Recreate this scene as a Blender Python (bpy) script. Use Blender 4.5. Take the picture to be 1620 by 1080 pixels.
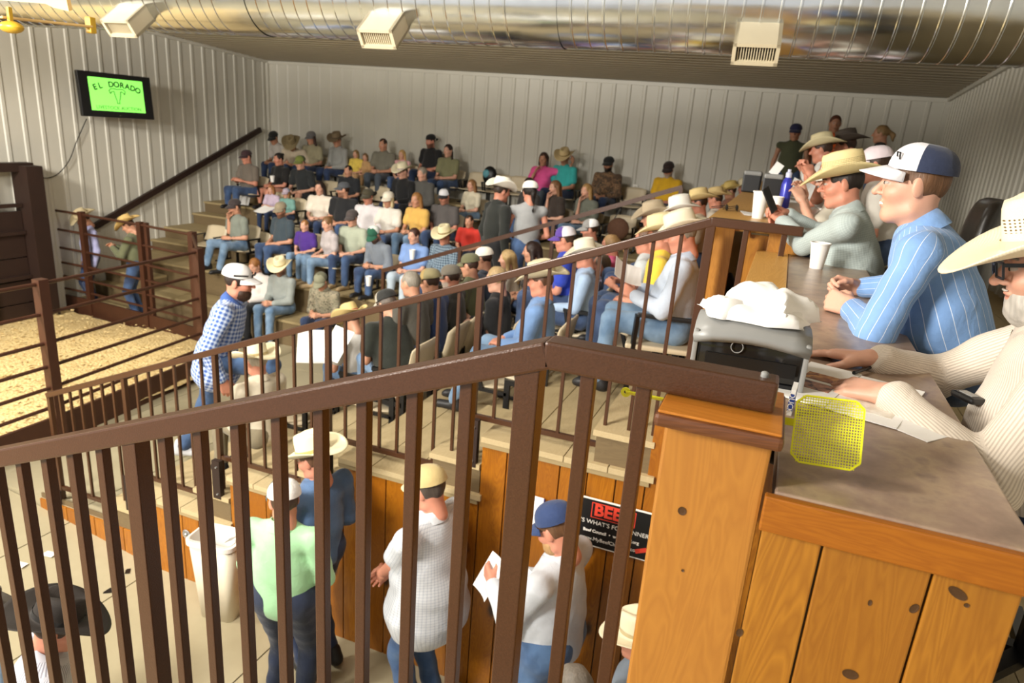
import bpy, bmesh, math, random
import numpy as np
from mathutils import Vector, Matrix
random.seed(7)
S = bpy.context.scene
for o in list(bpy.data.objects): bpy.data.objects.remove(o)
C = S.collection
R = math.radians
# ---------------------------------------------------------------- camera
FPX = 1080.0
_VX, _VY = 545 - 810, 4050 - 540
_L = math.hypot(_VX, _VY); vx, vy = _VX / _L, _VY / _L
PIT = math.atan(FPX / _L); sp, cp = math.sin(PIT), math.cos(PIT)
YAW = R(20.5); sy, cy = math.sin(YAW), math.cos(YAW)
EZ = 3.73
cam_d = bpy.data.cameras.new('camera'); cam = bpy.data.objects.new('camera', cam_d); C.objects.link(cam)
fwd = Vector((-sy * cp, cy * cp, -sp)); r0 = Vector((cy, sy, 0)); u0 = r0.cross(fwd)
Rv = vy * r0 - vx * u0; Uv = vx * r0 + vy * u0
M = Matrix((Rv, Uv, -fwd)).transposed().to_4x4(); M.translation = Vector((0, 0, EZ))
cam.matrix_world = M
cam_d.sensor_width = 36; cam_d.lens = 24.0; cam_d.clip_start = 0.05; cam_d.clip_end = 100
cam_d.dof.use_dof = True; cam_d.dof.focus_distance = 1.85; cam_d.dof.aperture_fstop = 5.0
S.camera = cam
# ---------------------------------------------------------------- light and exposure
W = bpy.data.worlds.new('world'); S.world = W; W.use_nodes = True
W.node_tree.nodes['Background'].inputs[0].default_value = (1.0, 0.97, 0.92, 1)
W.node_tree.nodes['Background'].inputs[1].default_value = 0.62
def area(name, loc, target, size, power, col=(1, .955, .87)):
    l = bpy.data.lights.new(name, 'AREA'); l.shape = 'DISK'; l.size = size; l.energy = power; l.color = col
    o = bpy.data.objects.new(name, l); C.objects.link(o); o.location = loc
    o.rotation_euler = (Vector(target) - Vector(loc)).to_track_quat('-Z', 'Y').to_euler()
    return o
area('unseen_light', (-4.6, -2.2, 5.15), (-3.6, 8.0, 1.0), 1.8, 720)  # no fixture: stands for flash bounced off the ceiling behind the camera
area('unseen_light', (-8.6, 1.0, 5.2), (-9.8, 8.0, 0.8), 1.0, 480)  # unseen light added overhead to brighten the left wall
area('unseen_light', (-1.9, 1.9, 5.3), (-2.4, 4.2, 0), 0.5, 40)  # small unseen light added above the passage to brighten it
area('unseen_light', (-7.4, 7.9, 5.1), (-7.4, 9.6, 1.5), 0.6, 45)  # fill added for the left crowd, kept out of sight behind the duct
area('unseen_light', (-3.4, 7.9, 5.1), (-3.4, 9.6, 1.8), 0.6, 45)  # matching added fill for the crowd further right, also hidden by the duct
VS = S.view_settings
VS.view_transform = 'Standard'; VS.look = 'None'; VS.gamma = 1; VS.use_curve_mapping = False
VS.exposure = 0.47
S.cycles.max_bounces = 6; S.cycles.diffuse_bounces = 3; S.cycles.sample_clamp_indirect = 4
# ---------------------------------------------------------------- sight lines to points in the room
def ray(px, py):
    dx, dy = px - 810, py - 540
    yp = dx * vx + dy * vy; xp = dx * vy - dy * vx
    dn = yp * cp + FPX * sp; fw = FPX * cp - yp * sp
    l = xp / fw
    return l * cy - sy, l * sy + cy, -dn / fw
def Pz(px, py, z):
    X, Y, u = ray(px, py); t = (z - EZ) / u; return Vector((X * t, Y * t, z))
def PF(px, py, F):
    X, Y, u = ray(px, py); return Vector((X * F, Y * F, EZ + u * F))
def PX(px, py, x0):
    X, Y, u = ray(px, py); t = x0 / X; return Vector((x0, Y * t, EZ + u * t))
def PY(px, py, y0):
    X, Y, u = ray(px, py); t = y0 / Y; return Vector((X * t, y0, EZ + u * t))
# ---------------------------------------------------------------- materials
def srgb(h):
    if isinstance(h, str):
        h = h.lstrip('#'); c = [int(h[i:i + 2], 16) / 255 for i in (0, 2, 4)]
        c = [(v / 12.92 if v <= .04045 else ((v + .055) / 1.055) ** 2.4) for v in c]
        return (c[0], c[1], c[2], 1)
    return (*h[:3], 1)
_m = {}
class NT:
    def __init__(s, name):
        s.m = bpy.data.materials.new(name); s.m.use_nodes = True; s.t = s.m.node_tree
        s.b = s.t.nodes['Principled BSDF']; s.L = s.t.links.new
    def n(s, t, **k):
        x = s.t.nodes.new(t)
        for a, v in k.items():
            if a in x.inputs: x.inputs[a].default_value = v
            else: setattr(x, a, v)
        return x
    def tc(s, out='Object', scale=(1, 1, 1), rnd=0):
        c = s.n('ShaderNodeTexCoord'); mp = s.n('ShaderNodeMapping'); mp.inputs['Scale'].default_value = scale
        s.L(c.outputs[out], mp.inputs[0])
        if rnd:
            oi = s.n('ShaderNodeObjectInfo'); ml = s.n('ShaderNodeMath', operation='MULTIPLY'); ml.inputs[1].default_value = rnd
            s.L(oi.outputs['Random'], ml.inputs[0]); s.L(ml.outputs[0], mp.inputs['Location'])
        return mp.outputs[0]
    def noise(s, co, sc, det=3, dist=0, rough=.5):
        x = s.n('ShaderNodeTexNoise'); x.inputs['Scale'].default_value = sc; x.inputs['Detail'].default_value = det
        x.inputs['Distortion'].default_value = dist; x.inputs['Roughness'].default_value = rough
        s.L(co, x.inputs['Vector']); return x.outputs['Fac']
    def ramp(s, fac, stops):
        x = s.n('ShaderNodeValToRGB'); e = x.color_ramp.elements
        e[0].position, e[0].color = stops[0][0], srgb(stops[0][1]); e[1].position, e[1].color = stops[-1][0], srgb(stops[-1][1])
        for p, c in stops[1:-1]:
            q = e.new(p); q.color = srgb(c)
        s.L(fac, x.inputs[0]); return x.outputs[0]
    def mix(s, f, a, b, bl='MIX'):
        x = s.n('ShaderNodeMix', data_type='RGBA', blend_type=bl)
        for i, v in ((0, f), (6, a), (7, b)):
            if isinstance(v, (int, float)): x.inputs[i].default_value = v
            elif isinstance(v, (tuple, str)): x.inputs[i].default_value = srgb(v)
            else: s.L(v, x.inputs[i])
        return x.outputs[2]
    def math(s, op, a, b=0):
        x = s.n('ShaderNodeMath', operation=op)
        for i, v in ((0, a), (1, b)):
            if isinstance(v, (int, float)): x.inputs[i].default_value = v
            else: s.L(v, x.inputs[i])
        return x.outputs[0]
    def bump(s, h, st=.3, d=.01):
        x = s.n('ShaderNodeBump'); x.inputs['Strength'].default_value = st; x.inputs['Distance'].default_value = d
        s.L(h, x.inputs['Height']); s.L(x.outputs[0], s.b.inputs['Normal'])
    def set(s, rough=.6, metal=0, **k):
        s.b.inputs['Roughness'].default_value = rough; s.b.inputs['Metallic'].default_value = metal
        for a, v in k.items(): s.b.inputs[a.replace('_', ' ')].default_value = v
    def col(s, c):
        if isinstance(c, (tuple, str)): s.b.inputs['Base Color'].default_value = srgb(c)
        else: s.L(c, s.b.inputs['Base Color'])
def plain(c, rough=.6, metal=0, var=.12, sc=18, bump=0, name=None):
    key = ('p', str(c), rough, metal, var, sc, bump)
    if key in _m: return _m[key]
    n = NT(name or 'paint'); co = n.tc(); f = n.noise(co, sc, 3)
    a = srgb(c); d = tuple(v * (1 - var) for v in a[:3]); l = tuple(min(1, v * (1 + var * .6)) for v in a[:3])
    n.col(n.mix(f, d, l)); n.set(rough, metal)
    if bump: n.bump(n.noise(co, sc * 6, 2), bump, .004)
    _m[key] = n.m; return n.m
def fabric(c, kind='plain', c2='#ffffff', sc=1.0):
    key = ('f', c, kind, c2, sc)
    if key in _m: return _m[key]
    n = NT('fabric_' + kind); co = n.tc(); n.set(.88)
    n.b.inputs['Sheen Weight'].default_value = .15
    base = srgb(c)[:3]
    f = n.noise(co, 9, 4)
    cc = n.mix(f, tuple(v * .78 for v in base), tuple(min(1, v * 1.12) for v in base))
    at = n.n('ShaderNodeAttribute'); at.attribute_name = 'Cloth'
    sx = n.n('ShaderNodeSeparateXYZ'); n.L(at.outputs['Vector'], sx.inputs[0]); X, Y, Z = sx.outputs; U = X; Z = Y
    def lines(v, freq, w):
        p = n.math('FRACT', n.math('ADD', n.math('MULTIPLY', v, freq), .5)); return n.math('LESS_THAN', p, w)
    if kind == 'plaid':
        a = n.math('MULTIPLY', lines(U, 28 * sc, .45), .5); b = n.math('MULTIPLY', lines(Z, 28 * sc, .45), .5)
        cc = n.mix(n.math('ADD', a, b), cc, c2)
    elif kind == 'check':
        a = n.math('MULTIPLY', lines(U, 55 * sc, .25), .4); b = n.math('MULTIPLY', lines(Z, 55 * sc, .25), .4)
        cc = n.mix(n.math('ADD', a, b), cc, c2)
    elif kind == 'stripe':
        cc = n.mix(n.math('MULTIPLY', lines(U, 26 * sc, .055), .75), cc, c2)
    elif kind == 'fine':
        cc = n.mix(n.math('MULTIPLY', lines(X, 130 * sc, .45), .6), cc, c2)
    elif kind == 'camo':
        f2 = n.noise(co, 14 * sc, 3, 1.5); cc = n.mix(n.math('GREATER_THAN', f2, .5), cc, c2)
        cc = n.mix(n.math('GREATER_THAN', n.noise(co, 21 * sc, 2, 2), .6), cc, '#2c2a20')
    elif kind == 'denim':
        f2 = n.noise(co, 5, 3); cc = n.mix(n.ramp(f2, [(.35, '#000000'), (.75, '#ffffff')]), cc, c2)
    n.col(cc); n.bump(n.noise(co, 26, 4, .6), .35, .012)
    _m[key] = n.m; return n.m
def skin_mat():
    n = NT('skin'); a = n.n('ShaderNodeAttribute'); a.attribute_name = 'Col'
    co = n.tc(); f = n.noise(co, 30, 3)
    n.col(n.mix(.25, a.outputs['Color'], n.mix(f, (.30, .10, .06), (.9, .6, .42)), 'MULTIPLY'))
    n.set(.5); n.b.inputs['Subsurface Weight'].default_value = .06; n.b.inputs['Subsurface Scale'].default_value = .02
    n.bump(n.noise(co, 160, 2), .12, .002); return n.m
M_SKIN = skin_mat()
def hairm(c):
    key = ('h', c)
    if key in _m: return _m[key]
    n = NT('hair'); co = n.tc('Object', (60, 60, 9)); f = n.noise(co, 1.5, 3)
    b = srgb(c)[:3]; n.col(n.mix(f, tuple(v * .55 for v in b), tuple(min(1, v * 1.35) for v in b))); n.set(.55); n.bump(f, .5, .006)
    _m[key] = n.m; return n.m
def straw(c, holes=False):
    key = ('s', c, holes)
    if key in _m: return _m[key]
    n = NT('straw_weave'); co = n.tc(); b = srgb(c)[:3]
    f = n.noise(co, 8, 3); cc = n.mix(f, tuple(v * .85 for v in b), tuple(min(1, v * 1.08) for v in b))
    sx = n.n('ShaderNodeSeparateXYZ'); n.L(co, sx.inputs[0])
    w = n.math('MULTIPLY', n.math('SINE', n.math('MULTIPLY', n.math('ADD', sx.outputs[0], sx.outputs[1]), 900)), n.math('SINE', n.math('MULTIPLY', sx.outputs[2], 900)))
    if holes:
        h = n.math('MULTIPLY', n.math('SINE', n.math('MULTIPLY', n.math('SUBTRACT', sx.outputs[1], sx.outputs[2]), 420)), n.math('SINE', n.math('MULTIPLY', n.math('ADD', sx.outputs[1], sx.outputs[2]), 420)))
        zone = n.math('MULTIPLY', n.math('GREATER_THAN', sx.outputs[2], .045), n.math('LESS_THAN', sx.outputs[2], .08))
        cc = n.mix(n.math('MULTIPLY', zone, n.math('GREATER_THAN', h, .45)), cc, '#6b5630')
    n.col(cc); n.set(.75); n.bump(w, .25, .002)
    _m[key] = n.m; return n.m
def wood(c1, c2, knot='#3a1c08', sc=1.0, knots=True, rough=.38, axis='z', name='knotty_pine', big=1.0, ring=1.0):
    n = NT(name); s = {'z': (1, 1, .12), 'x': (.12, 1, 1), 'y': (1, .12, 1)}[axis]
    co = n.tc('Object', tuple(v * sc for v in s), rnd=37.0)
    add = n.n('ShaderNodeVectorMath', operation='ADD'); n.L(co, add.inputs[0])
    wv = n.n('ShaderNodeTexNoise'); wv.inputs['Scale'].default_value = 3.5; n.L(co, wv.inputs['Vector'])
    sub = n.n('ShaderNodeVectorMath', operation='SCALE'); n.L(wv.outputs['Color'], sub.inputs[0]); sub.inputs['Scale'].default_value = .35
    n.L(sub.outputs[0], add.inputs[1])
    g = n.noise(add.outputs[0], 16 * ring, 2, 1.2)
    w = n.math('FRACT', n.math('MULTIPLY', g, 9)); tri = n.math('PINGPONG', w, .5)
    fine = n.noise(co, 120, 2)
    base = n.mix(n.math('MULTIPLY', tri, 1.3), c1, c2)
    base = n.mix(n.math('MULTIPLY', fine, .35), base, c2)
    tone = n.n('ShaderNodeObjectInfo'); base = n.mix(n.math('MULTIPLY', tone.outputs['Random'], .55), base, c2)
    big_n = n.noise(co, 2.3, 2); base = n.mix(n.math('MULTIPLY', big_n, .4), base, c2)
    if knots:
        kco = n.tc('Object', tuple(v * sc * (3.2 if v == 1 else 12.5) / big for v in s), rnd=91.0)
        vo = n.n('ShaderNodeTexVoronoi'); vo.inputs['Scale'].default_value = 1.35; n.L(kco, vo.inputs['Vector'])
        d = n.math('ADD', vo.outputs['Distance'], n.math('MULTIPLY', n.noise(kco, 6, 2), .08))
        base = n.mix(n.ramp(d, [(.13, '#ffffff'), (.2, '#777777'), (.40, '#000000')]), base, knot)
    n.col(base); n.set(rough); n.bump(fine, .1, .002); return n.m
M_PINE = wood('#c07c16', '#824705', sc=1.0)
M_PINE_W = wood('#b97f28', '#8a5518', sc=1.0, big=1.4)
M_PINE_LT = wood('#c98f3c', '#a0682a', knots=True, axis='z', sc=.9, big=2.0)
M_TRIMW = wood('#b5701a', '#8a4c0c', knots=False, axis='x')
M_CAPT = wood('#cf8a35', '#a9641c', knots=False, axis='x')
M_CAPE = wood('#7a4a2a', '#4f2c16', knots=False, axis='x')
M_LEDGE = wood('#e2b266', '#c58f43', knots=False, axis='y', name='pale_plywood')
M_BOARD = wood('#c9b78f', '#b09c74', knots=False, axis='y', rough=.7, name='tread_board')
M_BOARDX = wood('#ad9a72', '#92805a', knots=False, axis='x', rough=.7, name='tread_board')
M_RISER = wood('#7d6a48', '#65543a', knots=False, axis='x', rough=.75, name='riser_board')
def mat_steel():
    n = NT('brown_hammered_paint'); co = n.tc(); f = n.noise(co, 260, 2)
    n.col(n.mix(f, '#3c2413', '#533320')); n.set(.3, .1); n.bump(f, .25, .002); return n.m
M_STEEL = mat_steel()
M_RUST = plain('#4a2a1a', .5, .2, .3, 6, .1, name='ring_steel')
M_GATE = plain('#2c1a12', .6, .1, .3, 5, .1, name='gate_steel')
def mat_conc():
    n = NT('sealed_concrete'); co = n.tc(); f = n.noise(co, .9, 5, .4); g = n.noise(co, 14, 3)
    c = n.mix(f, '#988d72', '#bab093'); c = n.mix(n.math('MULTIPLY', g, .25), c, '#8e8468')
    n.col(c); n.set(.28); n.bump(g, .05, .002); return n.m
M_CONC = mat_conc()
def mat_wall(c1, c2, name):
    n = NT(name); co = n.tc(); f = n.noise(co, 1.2, 4); n.col(n.mix(f, c1, c2)); n.set(.42, .0); n.bump(n.noise(co, 40, 2), .05, .002); return n.m
M_WALL = mat_wall('#bdb9ac', '#cfcbbf', 'white_ribbed_steel')
M_CEIL = mat_wall('#a89e8a', '#b8ae9a', 'ceiling_steel')
def mat_duct():
    n = NT('galvanised_spiral'); co = n.tc(); f = n.noise(co, 3, 4); n.col(n.mix(f, '#c6cbcf', '#e6eaee')); n.set(.2, 1.0)
    r = n.math('ADD', n.math('MULTIPLY', n.noise(co, 9, 3), .16), .12); n.L(r, n.b.inputs['Roughness']); n.bump(n.noise(co, 2.5, 2), .25, .03); return n.m
M_DUCT = mat_duct()
def mat_lam():
    n = NT('mottled_laminate'); co = n.tc(); f = n.noise(co, 11, 6, .15, .6); g = n.noise(co, 34, 4, .3); h = n.noise(co, 4, 3, .5)
    c = n.ramp(f, [(.3, '#765f4e'), (.46, '#9a7f6b'), (.58, '#b39a7c'), (.72, '#80695f')])
    c = n.mix(n.math('MULTIPLY', g, .5), c, '#a3917d'); c = n.mix(n.math('MULTIPLY', h, .4), c, '#6f5c58')
    n.col(c); n.set(.3); return n.m
M_LAM = mat_lam()
def mat_saw():
    n = NT('wood_shavings'); co = n.tc(); v = n.n('ShaderNodeTexVoronoi'); v.inputs['Scale'].default_value = 26; n.L(co, v.inputs['Vector'])
    f = n.noise(co, 2, 4); c = n.mix(n.math('MULTIPLY', v.outputs['Distance'], 1.2), '#ecd6a0', '#c9a86a'); c = n.mix(n.math('MULTIPLY', f, .4), c, '#dfc78f')
    n.col(c); n.set(.9); n.bump(v.outputs['Distance'], .7, .02); return n.m
M_SAW = mat_saw()
M_WHITE = plain('#eeeae2', .45, 0, .03); M_FOAM = plain('#f4f1ec', .55, 0, .02, name='foam'); M_PAPER = plain('#f5f3f0', .7, 0, .02, name='paper')
M_BLACK = plain('#0b0b0c', .4, 0, .1); M_BLKP = plain('#141416', .35, 0, .1, name='black_plastic'); M_SEAT = plain('#cdbd9f', .45, 0, .05, name='beige_plastic')
M_GREY = plain('#8d8d8b', .4, 0, .05, name='grey_plastic'); M_DIFF = plain('#cfc3a6', .4, 0, .05, name='diffuser_paint')
M_LEATH = plain('#1a1512', .35, 0, .25, 9, .2, name='black_leather'); M_CHROME = plain('#c9c9c6', .2, 1, .03, name='chrome')
M_SHOEB = plain('#1b1a1c', .5, 0, .1, name='shoe'); M_BOOT = plain('#b39a74', .6, 0, .15, name='boot'); M_SHOEW = plain('#c8c8cc', .6, 0, .1, name='sneaker')
M_BLUE = plain('#3a3fb0', .25, .2, .05, name='blue_bottle'); M_YEL = plain('#fbfb2c', .35, 0, .03, name='yellow_plastic')
M_YELD = plain('#c9a02c', .4, .1, .15, name='yellow_paint'); M_BLADE = plain('#c7a468', .5, 0, .15, 4, name='fan_wood')
# ---------------------------------------------------------------- mesh helpers
def mesh_np(name, V, Fq, mats=(), smooth=True, col=None, fm=None):
    me = bpy.data.meshes.new(name)
    V = np.asarray(V, np.float32); Fq = np.asarray(Fq, np.int32); nf, k = Fq.shape
    me.vertices.add(len(V)); me.vertices.foreach_set('co', V.ravel())
    me.loops.add(nf * k); me.loops.foreach_set('vertex_index', Fq.ravel())
    me.polygons.add(nf); me.polygons.foreach_set('loop_start', np.arange(0, nf * k, k, dtype=np.int32))
    if smooth: me.polygons.foreach_set('use_smooth', np.ones(nf, bool))
    if fm is not None: me.polygons.foreach_set('material_index', np.asarray(fm, np.int32))
    me.update(calc_edges=True)
    if col is not None:
        a = me.color_attributes.new('Col', 'FLOAT_COLOR', 'POINT'); a.data.foreach_set('color', np.asarray(col, np.float32).ravel())
    for m in mats: me.materials.append(m)
    return me
def link(name, me, parent=None, mat=None):
    o = bpy.data.objects.new(name, me); C.objects.link(o)
    if mat is not None: o.data.materials.append(mat)
    if parent: o.parent = parent
    return o
def tag(o, label=None, cat=None, group=None, kind=None):
    if label: o['label'] = label
    if cat: o['category'] = cat
    if group: o['group'] = group
    if kind: o['kind'] = kind
    return o
def empty(name, loc=(0, 0, 0), rz=0, label=None, cat=None, group=None):
    o = bpy.data.objects.new(name, None); C.objects.link(o); o.location = loc; o.rotation_euler = (0, 0, rz); o.empty_display_size = .1
    return tag(o, label, cat, group)
class MB:
    """collects simple shapes, builds ONE mesh object"""
    def __init__(s): s.b = bmesh.new()
    def box(s, lo, hi, rot=None, bev=0):
        c = [(a + b) / 2 for a, b in zip(lo, hi)]; d = [abs(b - a) for a, b in zip(lo, hi)]
        m = Matrix.Translation(c) @ (rot.to_4x4() if rot is not None else Matrix()) @ Matrix.Diagonal((*d, 1))
        r = bmesh.ops.create_cube(s.b, size=1, matrix=m)
        if bev:
            es = {e for v in r['verts'] for e in v.link_edges}
            bmesh.ops.bevel(s.b, geom=list(es), offset=bev, segments=2, affect='EDGES', profile=.6)
        return s
    def bar(s, a, b, w, h=None, up=(0, 0, 1), bev=0):
        a, b = Vector(a), Vector(b); h = h or w; d = (b - a); L = d.length; y = d.normalized()
        x = y.cross(Vector(up))
        if x.length < 1e-4: x = y.cross(Vector((0, 1, 0)))
        x.normalize(); z = x.cross(y)
        m = Matrix((x * w, y * L, z * h)).transposed().to_4x4(); m.translation = (a + b) / 2
        r = bmesh.ops.create_cube(s.b, size=1, matrix=m)
        if bev:
            es = {e for v in r['verts'] for e in v.link_edges}
            bmesh.ops.bevel(s.b, geom=list(es), offset=bev, segments=2, affect='EDGES', profile=.6)
        return s
    def tube(s, a, b, r, r2=None, seg=10):
        a, b = Vector(a), Vector(b); d = b - a
        q = d.to_track_quat('Z', 'Y').to_matrix().to_4x4(); q.translation = (a + b) / 2
        bmesh.ops.create_cone(s.b, segments=seg, radius1=r, radius2=r if r2 is None else r2, depth=d.length, cap_ends=True, matrix=q); return s
    def ball(s, c, r, seg=10):
        m = Matrix.Translation(c) @ Matrix.Diagonal((*((r, r, r) if isinstance(r, (int, float)) else r), 1))
        bmesh.ops.create_uvsphere(s.b, u_segments=seg, v_segments=max(6, seg // 2), radius=1, matrix=m); return s
    def lathe(s, prof, seg=24, c=(0, 0, 0), axis=None):
        rings = []; ax = axis or Matrix()
        for r, z in prof:
            rings.append([s.b.verts.new((ax @ Vector((r * math.cos(t), r * math.sin(t), z))) + Vector(c)) for t in [2 * math.pi * i / seg for i in range(seg)]])
        for a, b in zip(rings, rings[1:]):
            for i in range(seg): s.b.faces.new((a[i], a[(i + 1) % seg], b[(i + 1) % seg], b[i]))
        return s
    def grid(s, P):
        vs = [[s.b.verts.new(p) for p in row] for row in P]
        for a, b in zip(vs, vs[1:]):
            for i in range(len(a) - 1): s.b.faces.new((a[i], a[i + 1], b[i + 1], b[i]))
        return s
    def prism(s, pts, d):
        d = Vector(d); A = [s.b.verts.new(p) for p in pts]; B = [s.b.verts.new(Vector(p) + d) for p in pts]; n = len(pts)
        s.b.faces.new(A[::-1]); s.b.faces.new(B)
        for i in range(n): s.b.faces.new((A[i], A[(i + 1) % n], B[(i + 1) % n], B[i]))
        return s
    def build(s, name, mat, parent=None, smooth=False, solid=0, sub=0):
        bmesh.ops.recalc_face_normals(s.b, faces=s.b.faces)
        me = bpy.data.meshes.new(name); s.b.to_mesh(me); s.b.free()
        if smooth:
            me.polygons.foreach_set('use_smooth', [True] * len(me.polygons))
            if smooth != 2:
                try: me.set_sharp_from_angle(angle=R(40))
                except Exception: pass
        for m in (mat if isinstance(mat, (list, tuple)) else [mat]): me.materials.append(m)
        o = bpy.data.objects.new(name, me); C.objects.link(o)
        if parent: o.parent = parent
        if solid:
            md = o.modifiers.new('solid', 'SOLIDIFY'); md.thickness = solid; md.offset = 0
        if sub:
            md = o.modifiers.new('sub', 'SUBSURF'); md.levels = sub; md.render_levels = sub
        return o
def copy_tree(o, parent=None):
    c = o.copy(); C.objects.link(c); c.parent = parent
    for ch in o.children: copy_tree(ch, c)
    return c
def textobj(name, body, size, mat, loc, rot, parent=None, ext=.001, font_scale_x=1, shear=0, align='CENTER', bold=0):
    cu = bpy.data.curves.new(name, 'FONT'); cu.body = body; cu.size = size; cu.extrude = ext; cu.align_x = align; cu.align_y = 'CENTER'; cu.offset = bold; cu.resolution_u = 3
    t = bpy.data.objects.new('tmp', cu); C.objects.link(t); bpy.context.view_layer.update()
    me = bpy.data.meshes.new_from_object(t.evaluated_get(bpy.context.evaluated_depsgraph_get())); bpy.data.objects.remove(t)
    o = bpy.data.objects.new(name, me); C.objects.link(o); me.materials.clear(); me.materials.append(mat)
    o.location = loc; o.rotation_euler = rot; o.scale = (font_scale_x, 1, 1)
    if parent: o.parent = parent
    return o
# ================================================================ THE ROOM
XL, XR, YB = -12.0, 2.29, 14.05
def eave(x): return 4.93 - (x - XL) * .0088
def ceil_z(x, y): return eave(x) + (YB - y) * .052
def ribbed(name, a, b, zb, ztop, mat, inward, pitch=.305, rib=.016, wr=.055, kind='structure'):
    """wall of steel sheet with raised ribs, from a to b in plan"""
    a, b = Vector(a), Vector(b); d = (b - a); L = d.length; d.normalize(); n = Vector(inward); V = []; s = 0; pts = []
    while s < L:
        pts += [(s, 0), (min(L, s + pitch - wr * 1.6), 0), (min(L, s + pitch - wr * 1.3), rib), (min(L, s + pitch - wr * .4), rib)]; s += pitch
        pts[-1] = (min(L, pts[-1][0]), pts[-1][1])
    pts.append((L, 0))
    m = MB(); lo, hi = [], []
    for t, h in pts:
        p = a + d * t + n * h; lo.append((p.x, p.y, zb)); hi.append((p.x, p.y, ztop(p.x, p.y)))
    m.grid([lo, hi]); o = m.build(name, mat); o['kind'] = kind; return o
ribbed('wall_left', (XL, -1, 0), (XL, YB, 0), -.4, lambda x, y: ceil_z(x, y) + .05, M_WALL, (1, 0, 0))
ribbed('wall_back', (XL, YB, 0), (XR, YB, 0), -.4, lambda x, y: ceil_z(x, y) + .05, M_WALL, (0, -1, 0))
ribbed('wall_right', (XR, YB, 0), (XR, -4, 0), -.4, lambda x, y: ceil_z(x, y) + .05, M_WALL, (-1, 0, 0), pitch=.2)
# ceiling: ribs run parallel to the back wall
m = MB(); rows = []
y = YB; k = 0
while y > -4:
    for dy, h in ((0, 0), (.13, 0), (.15, .02), (.2, .02), (.22, 0)):
        yy = y - dy; rows.append([(XL, yy, ceil_z(XL, yy) - h), (XR, yy, ceil_z(XR, yy) - h)])
    y -= .2286
m.grid(rows); tag(m.build('ceiling', M_CEIL), kind='structure')
# corner and eave trims
for nm, a, b in (('trim_1', (XL, YB, ceil_z(XL, YB) - .05), (XR, YB, ceil_z(XR, YB) - .05)), ('trim_2', (XL + .02, -1, ceil_z(XL, -1) - .04), (XL + .02, YB, ceil_z(XL, YB) - .04)), ('trim_3', (XR - .02, -3, ceil_z(XR, -3) - .04), (XR - .02, YB, ceil_z(XR, YB) - .04)), ('trim_4', (XL + .03, YB - .03, -.3), (XL + .03, YB - .03, 4.9)), ('trim_5', (XR - .03, YB - .03, 2), (XR - .03, YB - .03, 4.8))):
    tag(MB().bar(a, b, .07, .07).build(nm, M_WALL), kind='structure')
# floor: main level z=-0.05, entry passage z=-0.35 with a ramp between; cast as slabs with open joints
WY = 3.93
flo = empty('floor'); flo['kind'] = 'structure'
def fz(x, y): return -.35 if x > -4.8 else (-.05 if x < -7.0 else -.35 + (-4.8 - x) / 2.2 * .3)
def slab(x0, x1, y0, y1, z=None):
    g = .006; f = (lambda a, b: z) if z is not None else fz
    p = [(x0 + g, y0 + g), (x1 - g, y0 + g), (x1 - g, y1 - g), (x0 + g, y1 - g)]
    m = MB(); lo = [m.b.verts.new((a, b, -.7)) for a, b in p]; hi = [m.b.verts.new((a, b, f(a, b))) for a, b in p]
    m.b.faces.new(hi)
    for i in range(4): m.b.faces.new((lo[i], lo[(i + 1) % 4], hi[(i + 1) % 4], hi[i]))
    return m.build('slab', M_CONC, flo)
xs = [-7.0, -5.9, -4.8, -3.2, -1.6, .0, 2.3]
for x0, x1 in zip(xs, xs[1:]):
    for y0, y1 in ((-3, -.6), (-.6, 1.2), (1.2, 2.6), (2.6, WY)): slab(x0, x1, y0, y1)
for x0, x1 in ((-12.1, -9.6), (-9.6, -7.0)):
    for y0, y1 in ((-3, 0), (0, 2), (2, WY)): slab(x0, x1, y0, y1, -.05)
for x0, x1 in ((-12.1, -9.5), (-9.5, -7.2), (-7.2, -5.8), (-5.8, -4.6)):
    for y0, y1 in ((WY, 6.4), (6.4, 8.2), (8.2, 9.3)): slab(x0, x1, y0, y1, -.05)
# ---------------------------------------------------------------- tiers (L-shaped): z, nosing X (right arm), nosing Y (back arm)
TZ = [2.2, 1.75, 1.3, .85, .4]; TX = [-.45, -1.6, -2.75, -3.85, -4.95]; TY = [13.0, 11.88, 10.76, 9.64, 9.05]
for k in range(5):
    z, x0, y0 = TZ[k], TX[k], TY[k]; x1 = TX[k - 1] if k else XR; y1 = TY[k - 1] if k else YB
    t = empty('seating_tier', (0, 0, 0)); t['kind'] = 'structure'
    # right arm boards run along Y
    nb = max(1, round((x1 - x0) / .29)); w = (x1 - x0 + (.03 if k else 0)) / nb
    for i in range(nb):
        a = x0 - .03 + i * w; cuts = [WY - .04, 6.9, 9.6, y1 if i >= 0 else y0]
        cuts = [c for c in cuts if c < y1 - .3] + [y1]
        for c0, c1 in zip(cuts, cuts[1:]):
            MB().box((a + .004, c0 + .003, z - .04), (a + w - .004, c1 - .003, z)).build('plank', M_BOARD, t)
    # back arm boards run along X
    nb = max(1, round((y1 - y0) / .29)); w = (y1 - y0) / nb
    for i in range(nb):
        a = y0 - .03 + i * w; cuts = [XL, -9.3, -6.6, -4.2, x0 - .03]; cuts = [c for c in cuts if c < x0 - .5] + [x0 - .03]
        for c0, c1 in zip(cuts, cuts[1:]):
            MB().box((c0 + .003, a + .004, z - .04), (c1 - .003, a + w - .004, z)).build('plank', M_BOARDX, t)
    zl = TZ[k + 1] if k < 4 else -.05
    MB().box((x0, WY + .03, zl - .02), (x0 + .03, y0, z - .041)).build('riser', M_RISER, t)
    MB().box((XL, y0, zl - .02), (x0, y0 + .03, z - .041)).build('riser', M_RISER, t)
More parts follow.
